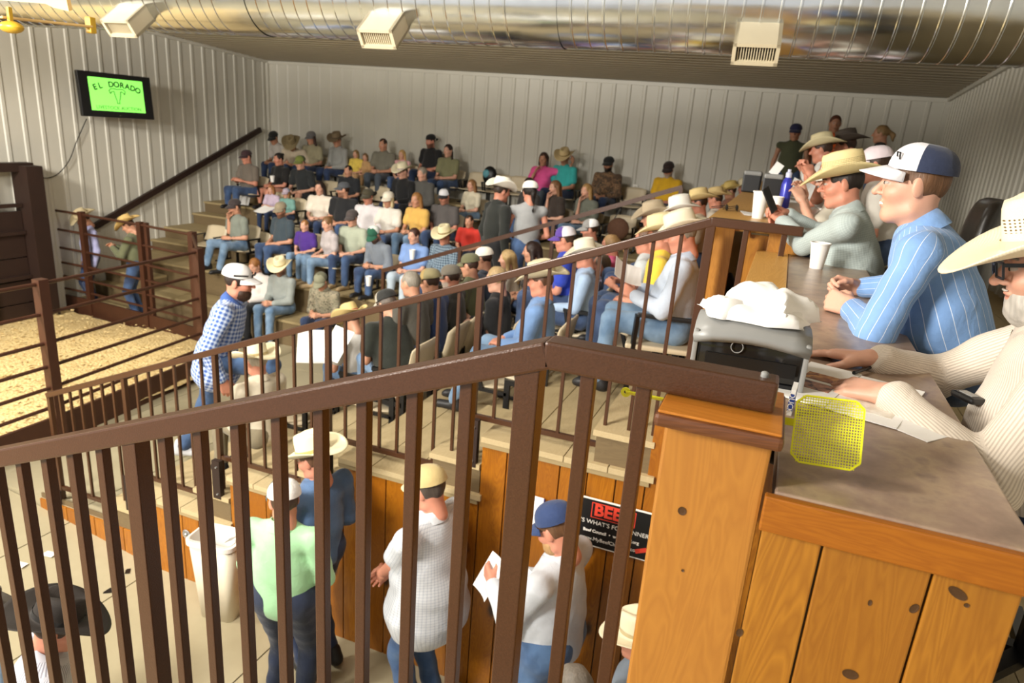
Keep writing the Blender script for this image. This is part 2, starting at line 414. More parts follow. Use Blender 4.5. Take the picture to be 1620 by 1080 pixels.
# half steps in the three aisles
def step(lo, hi, mat=M_BOARDX):
    s = empty('aisle_step', ((lo[0] + hi[0]) / 2, (lo[1] + hi[1]) / 2, lo[2])); s['kind'] = 'structure'
    q = s.location; L = lambda v: (v[0] - q.x, v[1] - q.y, v[2] - q.z)
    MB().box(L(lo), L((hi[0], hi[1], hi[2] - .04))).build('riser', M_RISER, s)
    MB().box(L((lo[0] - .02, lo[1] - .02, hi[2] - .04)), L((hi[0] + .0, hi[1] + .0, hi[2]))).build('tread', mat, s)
for k in range(5):
    zl = TZ[k + 1] if k < 4 else -.05; zm = (TZ[k] + zl) / 2
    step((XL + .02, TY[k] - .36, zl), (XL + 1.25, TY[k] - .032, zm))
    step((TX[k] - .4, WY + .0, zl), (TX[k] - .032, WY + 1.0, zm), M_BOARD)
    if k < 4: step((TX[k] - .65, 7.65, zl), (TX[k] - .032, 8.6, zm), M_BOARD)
step((-4.15, 8.62, .85), (-2.79, 9.6, 1.075), M_BOARD)
# platform for the counter and standing buyers
t = empty('buyer_platform'); t['kind'] = 'structure'
for i in range(6): MB().box((.5 + i * .3, -1.5, 2.39), (.5 + i * .3 + .296, YB, 2.43)).build('plank', M_BOARD, t)
MB().box((.5, -1.5, 2.2), (.53, 10.7, 2.39)).build('riser', M_RISER, t)
for i in range(3): MB().box((-.44 + i * .313, 10.75, 2.39), (-.44 + i * .313 + .309, YB, 2.43)).build('plank', M_BOARD, t)
MB().box((-.44, 10.72, 2.2), (.5, 10.75, 2.39)).build('riser', M_RISER, t)
# near side upper floor where one stands beside the near rail
t = empty('near_landing'); t['kind'] = 'structure'
for i in range(8): MB().box((-1.3 + i * .3, -2.0, 2.16), (-1.3 + i * .3 + .296, .6, 2.2)).build('plank', M_BOARD, t)
# ---------------------------------------------------------------- pine-clad wall of the passage (far side)
pw = empty('passage_wall', (0, WY, 0)); pw['kind'] = 'structure'
def tierz(x):
    for k in range(5):
        if x >= TX[k] - .03: return TZ[k] - .04
    return .0
x = -6.3; w = .187
while x < .4:
    xm = x + w / 2; top = tierz(xm) if x > -4.99 else None
    if top is None: top = -.05 + .0
    lo = fz(xm, 3.9) - .02
    if top - lo > .03 or x < -4.9:
        if x < -4.9: top = max(-.05, lo + .05) + .0
        MB().box((x + .004, -.012, lo), (x + w - .004, .012, top), bev=.004).build('plank', M_PINE, pw)
    x += w
MB().box((-6.3, .014, -.6), (.4, .03, 0)).build('backing', M_RISER, pw)
for k in range(5):   # backing boards just behind the planks so that the joints stay dark
    zt = TZ[k] - .045; x1 = TX[k - 1] if k else .4
    MB().box((TX[k], .014, -.4), (x1, .03, zt)).build('backing', M_RISER, pw)
    MB().box((TX[k] - .03, -.03, zt - .03), (x1 - .03, -.012, zt + .04)).build('nosing_trim', M_BOARDX, pw)
# ---------------------------------------------------------------- guard rails
def rail(name, label, Y, Xc, zc, Xend, Xflat, drop, posts, spacing, w, rw, thick, basegap, flat_drop=0, gr=None):
    """sloping guard rail: flat piece Xc..Xflat at height zc, slope from Xc down to Xend"""
    t = empty(name, (0, Y, 0), 0, label, 'railing', gr)
    zt = lambda x: zc - max(0, Xc - x) * drop - (0 if x <= Xc else (x - Xc) * flat_drop)
    n = Vector((-drop, 0, -1)).normalized()
    MB().bar((Xend, 0, zt(Xend) - rw / 2), (Xc + .004, 0, zt(Xc) - rw / 2), rw * 1.05, rw, bev=.006).build('handrail', M_STEEL, t)
    MB().bar((Xc - .004, 0, zc - rw / 2), (Xflat, 0, zt(Xflat) - rw / 2), rw * 1.05, rw, bev=.006).build('handrail', M_STEEL, t)
    return t, zt
# near rail
NR, nzt = rail('guard_rail', 'nearest brown steel guard rail sloping down to the left, ending on the wooden pillar', 1.22, -.375, 3.352, -3.4, .045, .384, None, .1, .02, .056, .06, .5)
nb_near = []
def vbar(t, x, top, bot, wx, wy, nm='baluster'):
    return MB().box((x - wx / 2, -wy / 2, bot), (x + wx / 2, wy / 2, top), bev=.003).build(nm, M_STEEL, t)
# baluster x positions taken from the photograph along the plane of the rail
for px, py in ((-45, 735), (-5, 735), (35, 728), (75, 721), (117, 715), (162, 705), (261, 690), (317, 680), (376, 668), (441, 656), (508, 642), (577, 626), (657, 612), (742, 596), (933, 586), (1021, 606)):
    p = PY(px, py, 1.22); wx = .026 if px < 900 else .03
    vbar(NR, p.x, nzt(p.x) - .05, nzt(p.x) - 1.13 if px < 900 else 2.25, .028, .028)
for px, py in ((215, 700), (841, 580)):
    p = PY(px, py, 1.22); vbar(NR, p.x, nzt(p.x) - .05, 1.0 if px < 500 else 1.9, .05, .05, 'post')
for x in (-2.49, -2.64, -2.79, -2.94, -3.09, -3.24): vbar(NR, x, nzt(x) - .05, nzt(x) - 1.13, .028, .028)
vbar(NR, -3.38, nzt(-3.38) - .05, -.35, .05, .05, 'post')
MB().bar((-3.38, 0, nzt(-3.38) - 1.13), (-.4, 0, nzt(-.4) - 1.13), .03, .03).build('bottom_rail', M_STEEL, NR)
b = MB().tube((.02, .0, nzt(.02) - .005), (.02, .0, nzt(.02) + .006), .007).ball((.02, 0, nzt(.02) + .006), (.007, .007, .004)).build('bolt', M_GREY, NR, smooth=True)
# second rail, across the passage
R2, rzt = rail('guard_rail', 'second brown steel guard rail, across the passage, running down beside the stair boards', 4.02, -.36, 3.352, -6.12, .12, .396, None, .1, .02, .05, .045, .5)
pxs2 = [112, 135, 151, 166, 184, 205, 221, 238, 255, 273, 294, 312, 331, 352, 373, 393, 414, 436, 458, 479, 500, 521]
xs2 = []
x = -6.1
while x < -.4:
    xs2.append(x); x += .1405
posts2 = [0, 5, 12, 20, 27, 34]
def lowz(x):
    for k in range(5):
        if x >= TX[k]: return TZ[k] + .07
    return .02
posts_x = [-6.1, -5.1, -4.05, -2.95, -1.75, -.36]
segs = list(zip(posts_x, posts_x[1:]))
lows = [None, None, None, None, None]
for i, (a, b) in enumerate(segs):
    za = rzt(b) - 1.33 + .0; lo = {0: -.0, 1: .43, 2: .85, 3: 1.30, 4: 1.75}[i] + .08
    MB().bar((a, 0, lo), (b, 0, lo), .03, .035).build('bottom_rail', M_STEEL, R2)
    n = max(2, round((b - a) / .15))
    for j in range(1, n):
        x = a + (b - a) * j / n; vbar(R2, x, rzt(x) - .04, lo, .022, .022)
    vbar(R2, a, rzt(a) - .04, lo - .32, .04, .04, 'post')
vbar(R2, -.36, rzt(-.36) - .04, 2.22, .05, .05, 'post')
for x in (-.17, .03): vbar(R2, x, 3.31, 2.25, .03, .03)
MB().bar((-.36, 0, 2.3), (.03, 0, 2.3), .03, .03).build('bottom_rail', M_STEEL, R2)
for i, x in enumerate(posts_x[:-1]):   # bolted plates fixing the posts to the pine wall
    lo = {0: -.0, 1: .43, 2: .85, 3: 1.30, 4: 1.75}[i] + .08
    MB().box((x + .01, -.115, lo - .33), (x + .09, -.07, lo + .02)).build('mounting_plate', M_GATE, R2)
    for dz in (.28, .03): MB().tube((x + .065, -.13, lo - dz), (x + .065, -.10, lo - dz), .007, seg=6).build('bolt', M_GREY, R2)
# third rail in the aisle between the two banks of seats
R3 = empty('stair_handrail', (0, 7.6, 0), 0, 'thin brown handrail climbing the aisle between the two banks of seats', 'railing')
a3, b3 = PY(605, 428, 7.6), PY(1080, 296, 7.6); a3.y = b3.y = 0
MB().bar(a3, b3, .045, .05).build('handrail', M_STEEL, R3)
for t_ in (0.004, .3, .62, .996):
    p = a3.lerp(b3, t_); fl = max([TZ[k] for k in range(5) if p.x >= TX[k]] or [-.05]); MB().bar((p.x, 0, p.z - .01), (p.x, 0, fl), .04, .04, up=(0, 1, 0)).build('post', M_STEEL, R3)
# wall handrail on the left wall
h0, h1 = PX(150, 358, XL + .1), PX(412, 205, XL + .1)
hr = empty('wall_handrail', tuple(h0), 0, 'dark brown handrail bolted along the ribbed left wall, rising with the steps', 'railing')
MB().bar((0, 0, 0), tuple(h1 - h0), .07, .11).build('handrail', M_GATE, hr)
for t_ in (.1, .5, .9):
    p = (h1 - h0) * t_; MB().bar(tuple(p), (p.x - .09, p.y, p.z - .02), .03, .03).build('bracket', M_GATE, hr)
# ---------------------------------------------------------------- sale ring
saw = MB(); n = 46; rows = []
for i in range(n + 1):
    row = []
    for j in range(n + 1):
        X = -12.3 + 4.95 * i / n; Y = 1.5 + 6.8 * j / n
        e = min(1, (X + 12.3) / 1.2, (-7.35 - X) / .6, (8.3 - Y) / .9)
        z = .02 + .12 * max(0, e) + .03 * math.sin(X * 2.1 + Y) * math.sin(Y * 1.7) + random.uniform(-.012, .012)
        row.append((X, Y, z))
    rows.append(row)
sw = saw.grid(rows).build('sawdust', M_SAW, smooth=2); tag(sw, 'pale yellow wood shavings covering the floor of the sale ring', 'shavings', kind='stuff')
chips = MB()
for i in range(1800):
    X = random.uniform(-11.6, -7.5); Y = random.uniform(3.6, 8.1); z = .15 + .03 * math.sin(X * 2.1 + Y) * math.sin(Y * 1.7)
    q = Matrix.Rotation(random.uniform(0, 6.3), 3, 'Z') @ Matrix.Rotation(random.uniform(-.5, .5), 3, 'X')
    s_ = random.uniform(.012, .03); chips.grid([[Vector((X, Y, z)) + q @ Vector(v) for v in r_] for r_ in (((-s_, -s_ * .5, 0), (s_, -s_ * .5, 0)), ((-s_, s_ * .5, .004), (s_, s_ * .5, 0)))])
c_ = chips.build('shaving_chips', M_SAW); tag(c_, 'loose curled wood chips strewn on top of the ring shavings', 'wood chips', kind='stuff')
RT = 1.835
A0, A, B, B2, Cc, D, E_ = [Vector(v) for v in ((-7.2, 2.2, 0), (-7.26, 4.85, 0), (-7.5, 7.25, 0), (-8.6, 8.22, 0), (-9.86, 8.35, 0), (-11.35, 8.45, 0), (-12.0, 8.45, 0))]
rf = empty('ring_fence', (0, 0, 0), 0, 'brown pipe fence around the sale ring with square posts', 'fence')
heights = [RT - .03, 1.47, 1.14, .87, .62, .39]
def fence_seg(a, b, hs, r=.022):
    for h in hs: MB().tube(a + Vector((0, 0, h)), b + Vector((0, 0, h)), r, seg=8).build('rail', M_RUST, rf, smooth=True)
    d = (b - a)
    MB().bar(a + Vector((0, 0, .1)), b + Vector((0, 0, .1)), .04, .34).build('kerb_board', M_RUST, rf)
fence_seg(A0, A, heights); fence_seg(A, B, heights); fence_seg(B2, Cc, heights); fence_seg(Cc, D, heights); fence_seg(D, E_, heights); fence_seg(B, B2, [RT - .03])
MB().bar(B + Vector((0, 0, .1)), B2 + Vector((0, 0, .1)), .04, .34).build('kerb_board', M_RUST, rf)
for p, w_ in ((A, .11), (B, .11), (B2, .1), (Cc, .09), (Cc + Vector((.13, .01, 0)), .06), (D, .09)):
    MB().bar(p + Vector((0, 0, -.06)), p + Vector((0, 0, RT + .02)), w_, w_, up=(0, 1, 0)).build('post', M_RUST, rf)
# entry gate to the ring at the far left
g = empty('ring_gate', (-11.8, 7.75, 0), 0, 'tall dark steel panel gate with a window bay at the far left of the ring', 'gate')
MB().box((-.08, -.05, -.05), (.3, .22, 2.62)).build('post', M_GATE, g)
MB().box((-.05, -3.4, 2.52), (.12, .2, 2.66)).build('lintel', M_GATE, g)
for i in range(5): MB().box((0, -3.3, -.05 + i * .39), (.05, -.06, .32 + i * .39)).build('panel', M_GATE, g)
for z in (.0, .75, 1.5, 1.95): MB().box((.05, -3.3, z), (.11, -.06, z + .06)).build('cross_bar', M_GATE, g)
for yy in (-.75, -1.6): MB().box((.05, yy - .05, -.05), (.12, yy + .05, 2.55)).build('stile', M_GATE, g)
# ---------------------------------------------------------------- counters
ca = empty('buyers_counter', (0, 1.14, 0), 0, 'near buyers counter with mottled brown laminate top and knotty pine end panel', 'counter')
CZ = 3.18
MB().box((.07, .0, CZ - .05), (.452, 3.0, CZ), bev=.004).build('countertop', M_LAM, ca)
MB().box((.055, -.018, CZ - .07), (.462, .0, CZ - .004), bev=.003).build('edge_band', M_TRIMW, ca)
MB().box((-.1, .28, CZ - .03), (.069, 3.04, CZ + .004), bev=.003).build('ledge', M_LEDGE, ca)
MB().box((-.1, 3.03, CZ - .3), (.1, 3.06, CZ + .085)).build('end_board', M_PINE_W, ca)
x = .06
for w_ in (.075, .115, .19)[0:0] or (.10, .165, .125):
    MB().box((x + .002, .004, 1.9), (x + w_ - .002, .022, CZ - .072), bev=.003).build('plank', M_PINE_W, ca); x += w_
MB().box((.062, .02, 1.9), (.445, .035, CZ - .06)).build('backing', M_RISER, ca)
MB().box((-.09, .2, 1.8), (-.06, 3.0, CZ - .03)).build('front_panel', M_PINE_W, ca)
MB().box((.43, .03, 2.43), (.45, .6, CZ - .06)).build('side_panel', M_BLACK, ca)
M_KNOT = plain('#4a3018', .45, 0, .35, 60, name='knot_wood')
def knot(par, px, py, yp, w_, h_, rz=0):
    q = PY(px, py, yp); m = MB().lathe([(0, 0), (.6, .0), (1, .0006)], 18, axis=Matrix.Rotation(R(90), 3, 'X'))
    o = m.build('knot', M_KNOT, par); o.matrix_basis = Matrix.Translation(q - Vector(par.location)) @ Matrix.Rotation(R(rz), 4, 'Y') @ Matrix.Diagonal((w_, 1, h_, 1))
for a_ in ((1515, 938, .016, .0085, 30), (1529, 957, .004, .004, 0), (1345, 1066, .013, .010, 0), (1376, 953, .003, .006, 0), (1446, 962, .006, .010, 20), (1230, 838, .004, .0022, 0), (1170, 1000, .006, .009, 10)): knot(ca, a_[0], a_[1], 1.1435, a_[2], a_[3], a_[4])
pl = empty('pillar', (0, 1.14, 0), 0, 'square knotty pine pillar under the end of the nearest rail, with a projecting cap', 'pillar')
MB().box((-.128, -.0, 1.6), (.052, .15, 3.262), bev=.006).build('shaft', M_PINE_LT, pl)
MB().box((-.145, -.03, 3.262), (.067, .2, 3.287), bev=.008).build('cap_edge', M_CAPE, pl)
MB().box((-.14, -.024, 3.287), (.062, .195, 3.292), bev=.002).build('cap_top', M_CAPT, pl)
for a_ in ((1079, 808, .0075, .0085, 0), (1080, 902, .0025, .003, 0)): knot(pl, a_[0], a_[1], 1.1395, a_[2], a_[3], a_[4])
cb = empty('buyers_counter', (0, 4.2, 0), 0, 'far buyers counter running on towards the back wall, crowded with papers and cups', 'counter')
CB = 3.31
MB().box((-.02, .0, CB - .05), (.5, 6.4, CB), bev=.004).build('countertop', M_LAM, cb)
MB().box((-.42, .05, CB - .045), (-.022, 6.4, CB - .0), bev=.003).build('ledge', M_LEDGE, cb)
MB().box((-.4, .06, 2.2), (-.37, 6.4, CB - .045)).build('front_panel', M_PINE_W, cb)
MB().box((-.36, -.03, 2.2), (-.24, .03, CB - .01)).build('plank', M_PINE_LT, cb)
MB().box((-.16, .0, 2.2), (.12, .03, CB - .05)).build('plank', M_PINE_W, cb)
MB().box((-.17, -.04, CB - .06), (-.15, .02, CB - .01), bev=.002).build('trim_strip', M_TRIMW, cb)
MB().box((-.2, -.06, CB - .018), (.16, .0, CB + .004), bev=.004).build('cap_edge', M_CAPT, cb)
MB().box((-.05, -.05, CB - .13), (.14, -.02, CB - .02), bev=.003).build('fascia', M_PINE_LT, cb)
# ---------------------------------------------------------------- duct
d0 = Vector((-.70821, .8028, .0988)) ; d1 = Vector((-.10423, 1.02863, .1192))
F0, F1 = 5.9, 4.9
c0 = Vector((d0.x * F0, d0.y * F0, EZ + d0.z * F0)); c1 = Vector((d1.x * F1, d1.y * F1, EZ + d1.z * F1))
dirv = Vector(((c1 - c0).x, (c1 - c0).y, 0)).normalized(); DR = .33; zc_ = (c0.z + c1.z) / 2 + DR
dl = empty('ventilation_duct', (c0.x, c0.y, zc_), math.atan2(dirv.y, dirv.x), 'large round galvanised spiral duct hanging under the ceiling', 'duct')
tot = 6.75; start = -5.2
def duct_prof(s0, s1, r, name, ribs=True):
    prof = []; s = s0
    while s < s1:
        if ribs: prof += [(r, s), (r, s + .085), (r + .005, s + .09), (r + .005, s + .098), (r, s + .103)]; s += .108
        else: prof += [(r, s)]; s += .1
    prof.append((r, s1)); rot = Matrix.Rotation(R(90), 3, 'Y')
    MB().lathe(prof, 56, axis=rot).build(name, M_DUCT, dl, smooth=True)
duct_prof(start, -.1, DR, 'section'); duct_prof(-.1, .16, DR + .006, 'collar', False); duct_prof(.16, 2.3, DR, 'section'); duct_prof(2.3, 2.56, DR + .006, 'collar', False); duct_prof(2.56, tot, DR, 'section')
duct_prof(tot - .02, tot + .05, DR + .012, 'collar', False)
rot = Matrix.Rotation(R(90), 3, 'Y')
MB().lathe([(DR + .01, tot + .05), (DR - .02, tot + .32), (.27, tot + .6)], 40, axis=Matrix.Rotation(R(90), 3, 'Y')).build('elbow', M_DUCT, dl, smooth=True)
for s in (-3, 0, 3.2, 6): MB().bar((s, 0, DR), (s, 0, DR + .35), .02, .02, up=(0, 1, 0)).build('hanger', M_CHROME, dl)
inv = (Matrix.Translation((c0.x, c0.y, zc_)) @ Matrix.Rotation(math.atan2(dirv.y, dirv.x), 4, 'Z')).inverted()
def diffuser(px, py, w_=.27, label='', back=False):
    # the duct axis line, find where sight line crosses its vertical plane
    X, Y, u = ray(px, py); n = Vector((-dirv.y, dirv.x, 0)); t_ = (Vector((c0.x, c0.y, 0)).dot(n) - .33) / (Vector((X, Y, 0)).dot(n))
    p = inv @ Vector((X * t_, Y * t_, EZ + u * t_))
    q = empty('air_diffuser', tuple(dl.matrix_basis @ Vector((p.x, -.27, -.25))), dl.rotation_euler.z, label, 'air vent')
    tilt = Matrix.Rotation(R(38), 3, 'X')
    def T(v): return tilt @ Vector(v)
    h = w_ * .52; dpt = .2
    m = MB()
    for lo, hi in (((-w_ / 2, -dpt, -h / 2), (-w_ / 2 + .022, .1, h / 2)), ((w_ / 2 - .022, -dpt, -h / 2), (w_ / 2, .1, h / 2)), ((-w_ / 2, -dpt, h / 2 - .022), (w_ / 2, .1, h / 2)), ((-w_ / 2, -dpt, -h / 2), (w_ / 2, .1, -h / 2 + .022))):
        c = [(a + b) / 2 for a, b in zip(lo, hi)]; dd = [b - a for a, b in zip(lo, hi)]; cc = T(c)
        m.box([cc[i] - dd[i] / 2 for i in range(3)], [cc[i] + dd[i] / 2 for i in range(3)], rot=tilt)
    m.build('housing', M_DIFF, q)
    cc = T((0, -.08, 0)); MB().box((cc.x - w_ / 2 + .02, cc.y - .005, cc.z - h / 2 + .02), (cc.x + w_ / 2 - .02, cc.y + .005, cc.z + h / 2 - .02), rot=tilt).build('damper', M_GATE, q)
    for i in range(14):
        xx = -w_ / 2 + .035 + i * (w_ - .07) / 13; cc = T((xx, -dpt + .03, 0)); MB().box((cc.x - .003, cc.y - .01, cc.z - h / 2 + .02), (cc.x + .003, cc.y + .01, cc.z + h / 2 - .02), rot=tilt).build('louvre', M_DIFF, q)
    return q
diffuser(203, 40, label='left painted air diffuser on the duct, above the television')
diffuser(606, 50, label='middle painted air diffuser box on the duct')
diffuser(1195, 83, label='right painted air diffuser with vertical louvres on the duct')
# ---------------------------------------------------------------- television
tv = empty('television', tuple(PX(184, 152, -11.62)), R(90), 'wall-mounted black television showing the green livestock auction logo', 'television')
tv.rotation_euler = (R(-4), 0, R(82))
tw, th = 1.34, .76
MB().box((-tw / 2, -.04, -th / 2), (tw / 2, .04, th / 2), bev=.01).build('casing', M_BLKP, tv)
def emis(c, s):
    n = NT('screen'); n.col(c); n.b.inputs['Emission Color'].default_value = srgb(c); n.b.inputs['Emission Strength'].default_value = s; return n.m
M_SCR = emis('#86f060', .75); M_INK = plain('#143016', .6)
MB().box((-.5, -.046, -.27), (.5, -.041, .29)).build('screen', M_SCR, tv)
word = 'EL DORADO'
for i, ch in enumerate(word):
    if ch == ' ': continue
    a = (i - 4) * .085; rr = 1.25
    textobj('letter', ch, .135, M_INK, (rr * math.sin(a) * .95, -.048, .19 - rr * (1 - math.cos(a)) + .0), (R(90), a, 0), tv, .0005, bold=.004)
textobj('lettering', 'LIVESTOCK AUCTION', .085, M_INK, (0, -.048, -.215), (R(90), 0, 0), tv, .0005)
pts = [(-.14, .1), (-.15, .04), (-.1, .1), (-.05, .11), (0, .105), (.05, .11), (.1, .1), (.15, .04), (.14, .1)]
def stroke(P, r, nm, par, y):
    m = MB()
    for a, b_ in zip(P, P[1:]): m.tube((a[0], y, a[1]), (b_[0], y, b_[1]), r, seg=6)
    return m.build(nm, M_INK, par)
stroke([(-.13, .03), (-.15, .08), (-.12, .115), (-.06, .12), (0, .112), (.06, .12), (.12, .115), (.15, .08), (.13, .03), (.1, .07), (.06, .075), (.05, 0), (.02, -.1), (.025, -.13), (-.025, -.13), (-.02, -.1), (-.05, 0), (-.06, .075), (-.1, .07), (-.13, .03)], .0065, 'logo', tv, -.047)
MB().box((-.3, .04, -.05), (.0, .3, .05)).build('bracket', M_GATE, tv)
MB().ball((0, -.045, -th / 2 + .04), (.02, .006, .006)).build('power_light', M_CHROME, tv)
cab = bpy.data.curves.new('cable', 'CURVE'); cab.dimensions = '3D'; cab.bevel_depth = .008
spn = cab.splines.new('BEZIER'); cp_ = [PX(x_, y_, XL + .06) for x_, y_ in ((137, 188), (122, 222), (104, 262), (78, 281), (50, 276), (30, 268))]
spn.bezier_points.add(len(cp_) - 1)
for bp, p in zip(spn.bezier_points, cp_): bp.co = p; bp.handle_left_type = bp.handle_right_type = 'AUTO'
tmp_ = bpy.data.objects.new('tmp', cab); C.objects.link(tmp_); bpy.context.view_layer.update()
me_ = bpy.data.meshes.new_from_object(tmp_.evaluated_get(bpy.context.evaluated_depsgraph_get())); bpy.data.objects.remove(tmp_); me_.materials.clear(); me_.materials.append(M_BLACK)
co = bpy.data.objects.new('power_cable', me_); C.objects.link(co); tag(co, 'thin dark cable drooping along the wall below the television', 'cable')
# ---------------------------------------------------------------- ceiling fan at upper left (two blades in view)
fp = PF(-75, 30, 4.4)
fan = empty('ceiling_fan', tuple(fp), 0, 'ceiling fan with long pale wooden blades and yellow brackets at top left', 'fan')
def loc(p): return tuple(Vector(p) - fp)
def blade(a, b, w_, nm='blade'):
    a, b = Vector(a) - fp, Vector(b) - fp; MB().bar(a, b, w_, .012, bev=.003).build(nm, M_BLADE, fan)
blade(PF(0, 27, 4.0), PF(143, 42, 4.4), .06)
MB().prism([loc(PF(-30, -8, 3.6)), loc(PF(70, -12, 3.6)), loc(PF(103, -10, 3.6)), loc(PF(109, 18, 3.6)), loc(PF(84, 12, 3.6)), loc(PF(72, 6, 3.6)), loc(PF(-30, -2, 3.6))], (0, .02, .01)).build('blade', M_BLADE, fan)
q = Vector(loc(PF(143, 40, 4.4))); MB().box((q.x - .02, q.y - .02, q.z - .045), (q.x + .025, q.y + .02, q.z + .045), bev=.006).build('blade_bracket', M_YELD, fan)
q = Vector(loc(PF(18, 43, 4.0))); MB().ball((q.x, q.y, q.z), (.075, .05, .032), 16).build('light_shade', M_YELD, fan, smooth=True)
MB().bar((q.x, q.y, q.z), (q.x, q.y, q.z + .1), .02, .02, up=(0, 1, 0)).build('stem', M_YELD, fan)
MB().tube((0, 0, -.08), (0, 0, .12), .12, seg=20).build('motor', M_YELD, fan, smooth=True)
MB().tube((0, 0, .12), (0, 0, ceil_z(fp.x, fp.y) - fp.z), .015).build('downrod', M_YELD, fan)
# ================================================================ PEOPLE
def V3(a): return np.array(a, np.float64)
def unit(v): v = np.asarray(v, float); return v / (np.linalg.norm(v) + 1e-9)
class SDF:
    def __init__(s): s.p = []
    def cone(s, a, b, ra, rb, k=.03, flat=None, neg=False):
        s.p.append(('c', V3(a), V3(b), ra, rb, k, flat, neg)); return s
    def ell(s, c, r, k=.03, rot=None, neg=False):
        s.p.append(('e', V3(c), V3(r), rot, None, k, None, neg)); return s
    def mesh(s, h, disp=None):
        lo = np.full(3, 9e9); hi = -lo
        for q in s.p:
            if q[-1]: continue
            if q[0] == 'c': r = max(q[3], q[4]); l = np.minimum(q[1], q[2]) - r; u = np.maximum(q[1], q[2]) + r
            else: r = max(q[2]) if q[3] is not None else q[2]; l = q[1] - r; u = q[1] + r
            lo = np.minimum(lo, l); hi = np.maximum(hi, u)
        lo -= 3 * h; hi += 3 * h
        n = np.ceil((hi - lo) / h).astype(int) + 1
        ax = [lo[i] + h * np.arange(n[i]) for i in range(3)]
        F = np.full(n, .5, np.float32)
        for t, a, b, ra, rb, k, flat, neg in s.p:
            pad = k + 2 * h
            if t == 'c': r = max(ra, rb); l = np.minimum(a, b) - r - pad; u = np.maximum(a, b) + r + pad
            else: r = np.max(b); l = a - r - pad; u = a + r + pad
            i0 = np.clip(np.floor((l - lo) / h).astype(int), 0, n); i1 = np.clip(np.ceil((u - lo) / h).astype(int) + 1, 0, n)
            if np.any(i1 <= i0): continue
            x = ax[0][i0[0]:i1[0], None, None] - a[0]; y = ax[1][None, i0[1]:i1[1], None] - a[1]; z = ax[2][None, None, i0[2]:i1[2]] - a[2]
            if t == 'c':
                ab = b - a; L = ab @ ab + 1e-12; tt = np.clip((x * ab[0] + y * ab[1] + z * ab[2]) / L, 0, 1)
                ox, oy, oz = x - tt * ab[0], y - tt * ab[1], z - tt * ab[2]
                if flat is not None:
                    nn, sc = flat; dn = (ox * nn[0] + oy * nn[1] + oz * nn[2]) * (sc - 1); ox = ox + dn * nn[0]; oy = oy + dn * nn[1]; oz = oz + dn * nn[2]
                d = np.sqrt(ox * ox + oy * oy + oz * oz) - (ra + tt * (rb - ra))
            else:
                if ra is not None:
                    Rm = ra; X = x * Rm[0, 0] + y * Rm[1, 0] + z * Rm[2, 0]; Y = x * Rm[0, 1] + y * Rm[1, 1] + z * Rm[2, 1]; Z = x * Rm[0, 2] + y * Rm[1, 2] + z * Rm[2, 2]
                else: X, Y, Z = x, y, z
                k0 = np.sqrt((X / b[0]) ** 2 + (Y / b[1]) ** 2 + (Z / b[2]) ** 2); k1 = np.sqrt((X / b[0] ** 2) ** 2 + (Y / b[1] ** 2) ** 2 + (Z / b[2] ** 2) ** 2) + 1e-6
                d = k0 * (k0 - 1) / k1
            sl = tuple(slice(i0[i], i1[i]) for i in range(3)); G = F[sl]
            if neg: G = -G
            hh = np.clip(.5 + .5 * (G - d) / k, 0, 1); N = G * (1 - hh) + d * hh - k * hh * (1 - hh)
            F[sl] = -N if neg else N
        if disp is not None:
            x, y, z = ax[0][:, None, None], ax[1][None, :, None], ax[2][None, None, :]
            F += disp(x, y, z).astype(np.float32)
        I = F < 0
        c = [I[i:n[0] - 1 + i, j:n[1] - 1 + j, k_:n[2] - 1 + k_] for i in (0, 1) for j in (0, 1) for k_ in (0, 1)]
        sm = sum(q.astype(np.int8) for q in c); idx = np.argwhere((sm > 0) & (sm < 8))
        id3 = np.full((n[0] - 1, n[1] - 1, n[2] - 1), -1, np.int32); id3[idx[:, 0], idx[:, 1], idx[:, 2]] = np.arange(len(idx))
        offs = np.array([(i, j, k_) for i in (0, 1) for j in (0, 1) for k_ in (0, 1)])
        vals = np.stack([F[idx[:, 0] + o[0], idx[:, 1] + o[1], idx[:, 2] + o[2]] for o in offs], 1)
        acc = np.zeros((len(idx), 3)); cnt = np.zeros(len(idx))
        for a in range(8):
            for b in range(a + 1, 8):
                if np.abs(offs[a] - offs[b]).sum() != 1: continue
                va, vb = vals[:, a], vals[:, b]; m_ = (va < 0) != (vb < 0); t = np.where(m_, va / (va - vb + 1e-12), 0)
                acc += m_[:, None] * (offs[a] + t[:, None] * (offs[b] - offs[a])); cnt += m_
        P = lo + h * (idx + acc / np.maximum(cnt, 1)[:, None])
        Q = []
        for d in range(3):
            e = [slice(None)] * 3; e2 = [slice(None)] * 3; e[d] = slice(0, n[d] - 1); e2[d] = slice(1, n[d])
            ch = I[tuple(e)] != I[tuple(e2)]; w = np.argwhere(ch)
            u, v = [q for q in range(3) if q != d]
            w = w[(w[:, u] > 0) & (w[:, v] > 0) & (w[:, u] < n[u] - 1) & (w[:, v] < n[v] - 1)]
            def gid(du, dv):
                q = w.copy(); q[:, u] += du; q[:, v] += dv; return id3[q[:, 0], q[:, 1], q[:, 2]]
            q = np.stack([gid(-1, -1), gid(0, -1), gid(0, 0), gid(-1, 0)], 1)
            ins = I[w[:, 0], w[:, 1], w[:, 2]]
            fl = ins if d != 1 else ~ins
            q[~fl] = q[~fl][:, ::-1]; Q.append(q)
        return P, np.concatenate(Q)
def rotm(ax, a):
    return np.array(Matrix.Rotation(a, 3, ax))
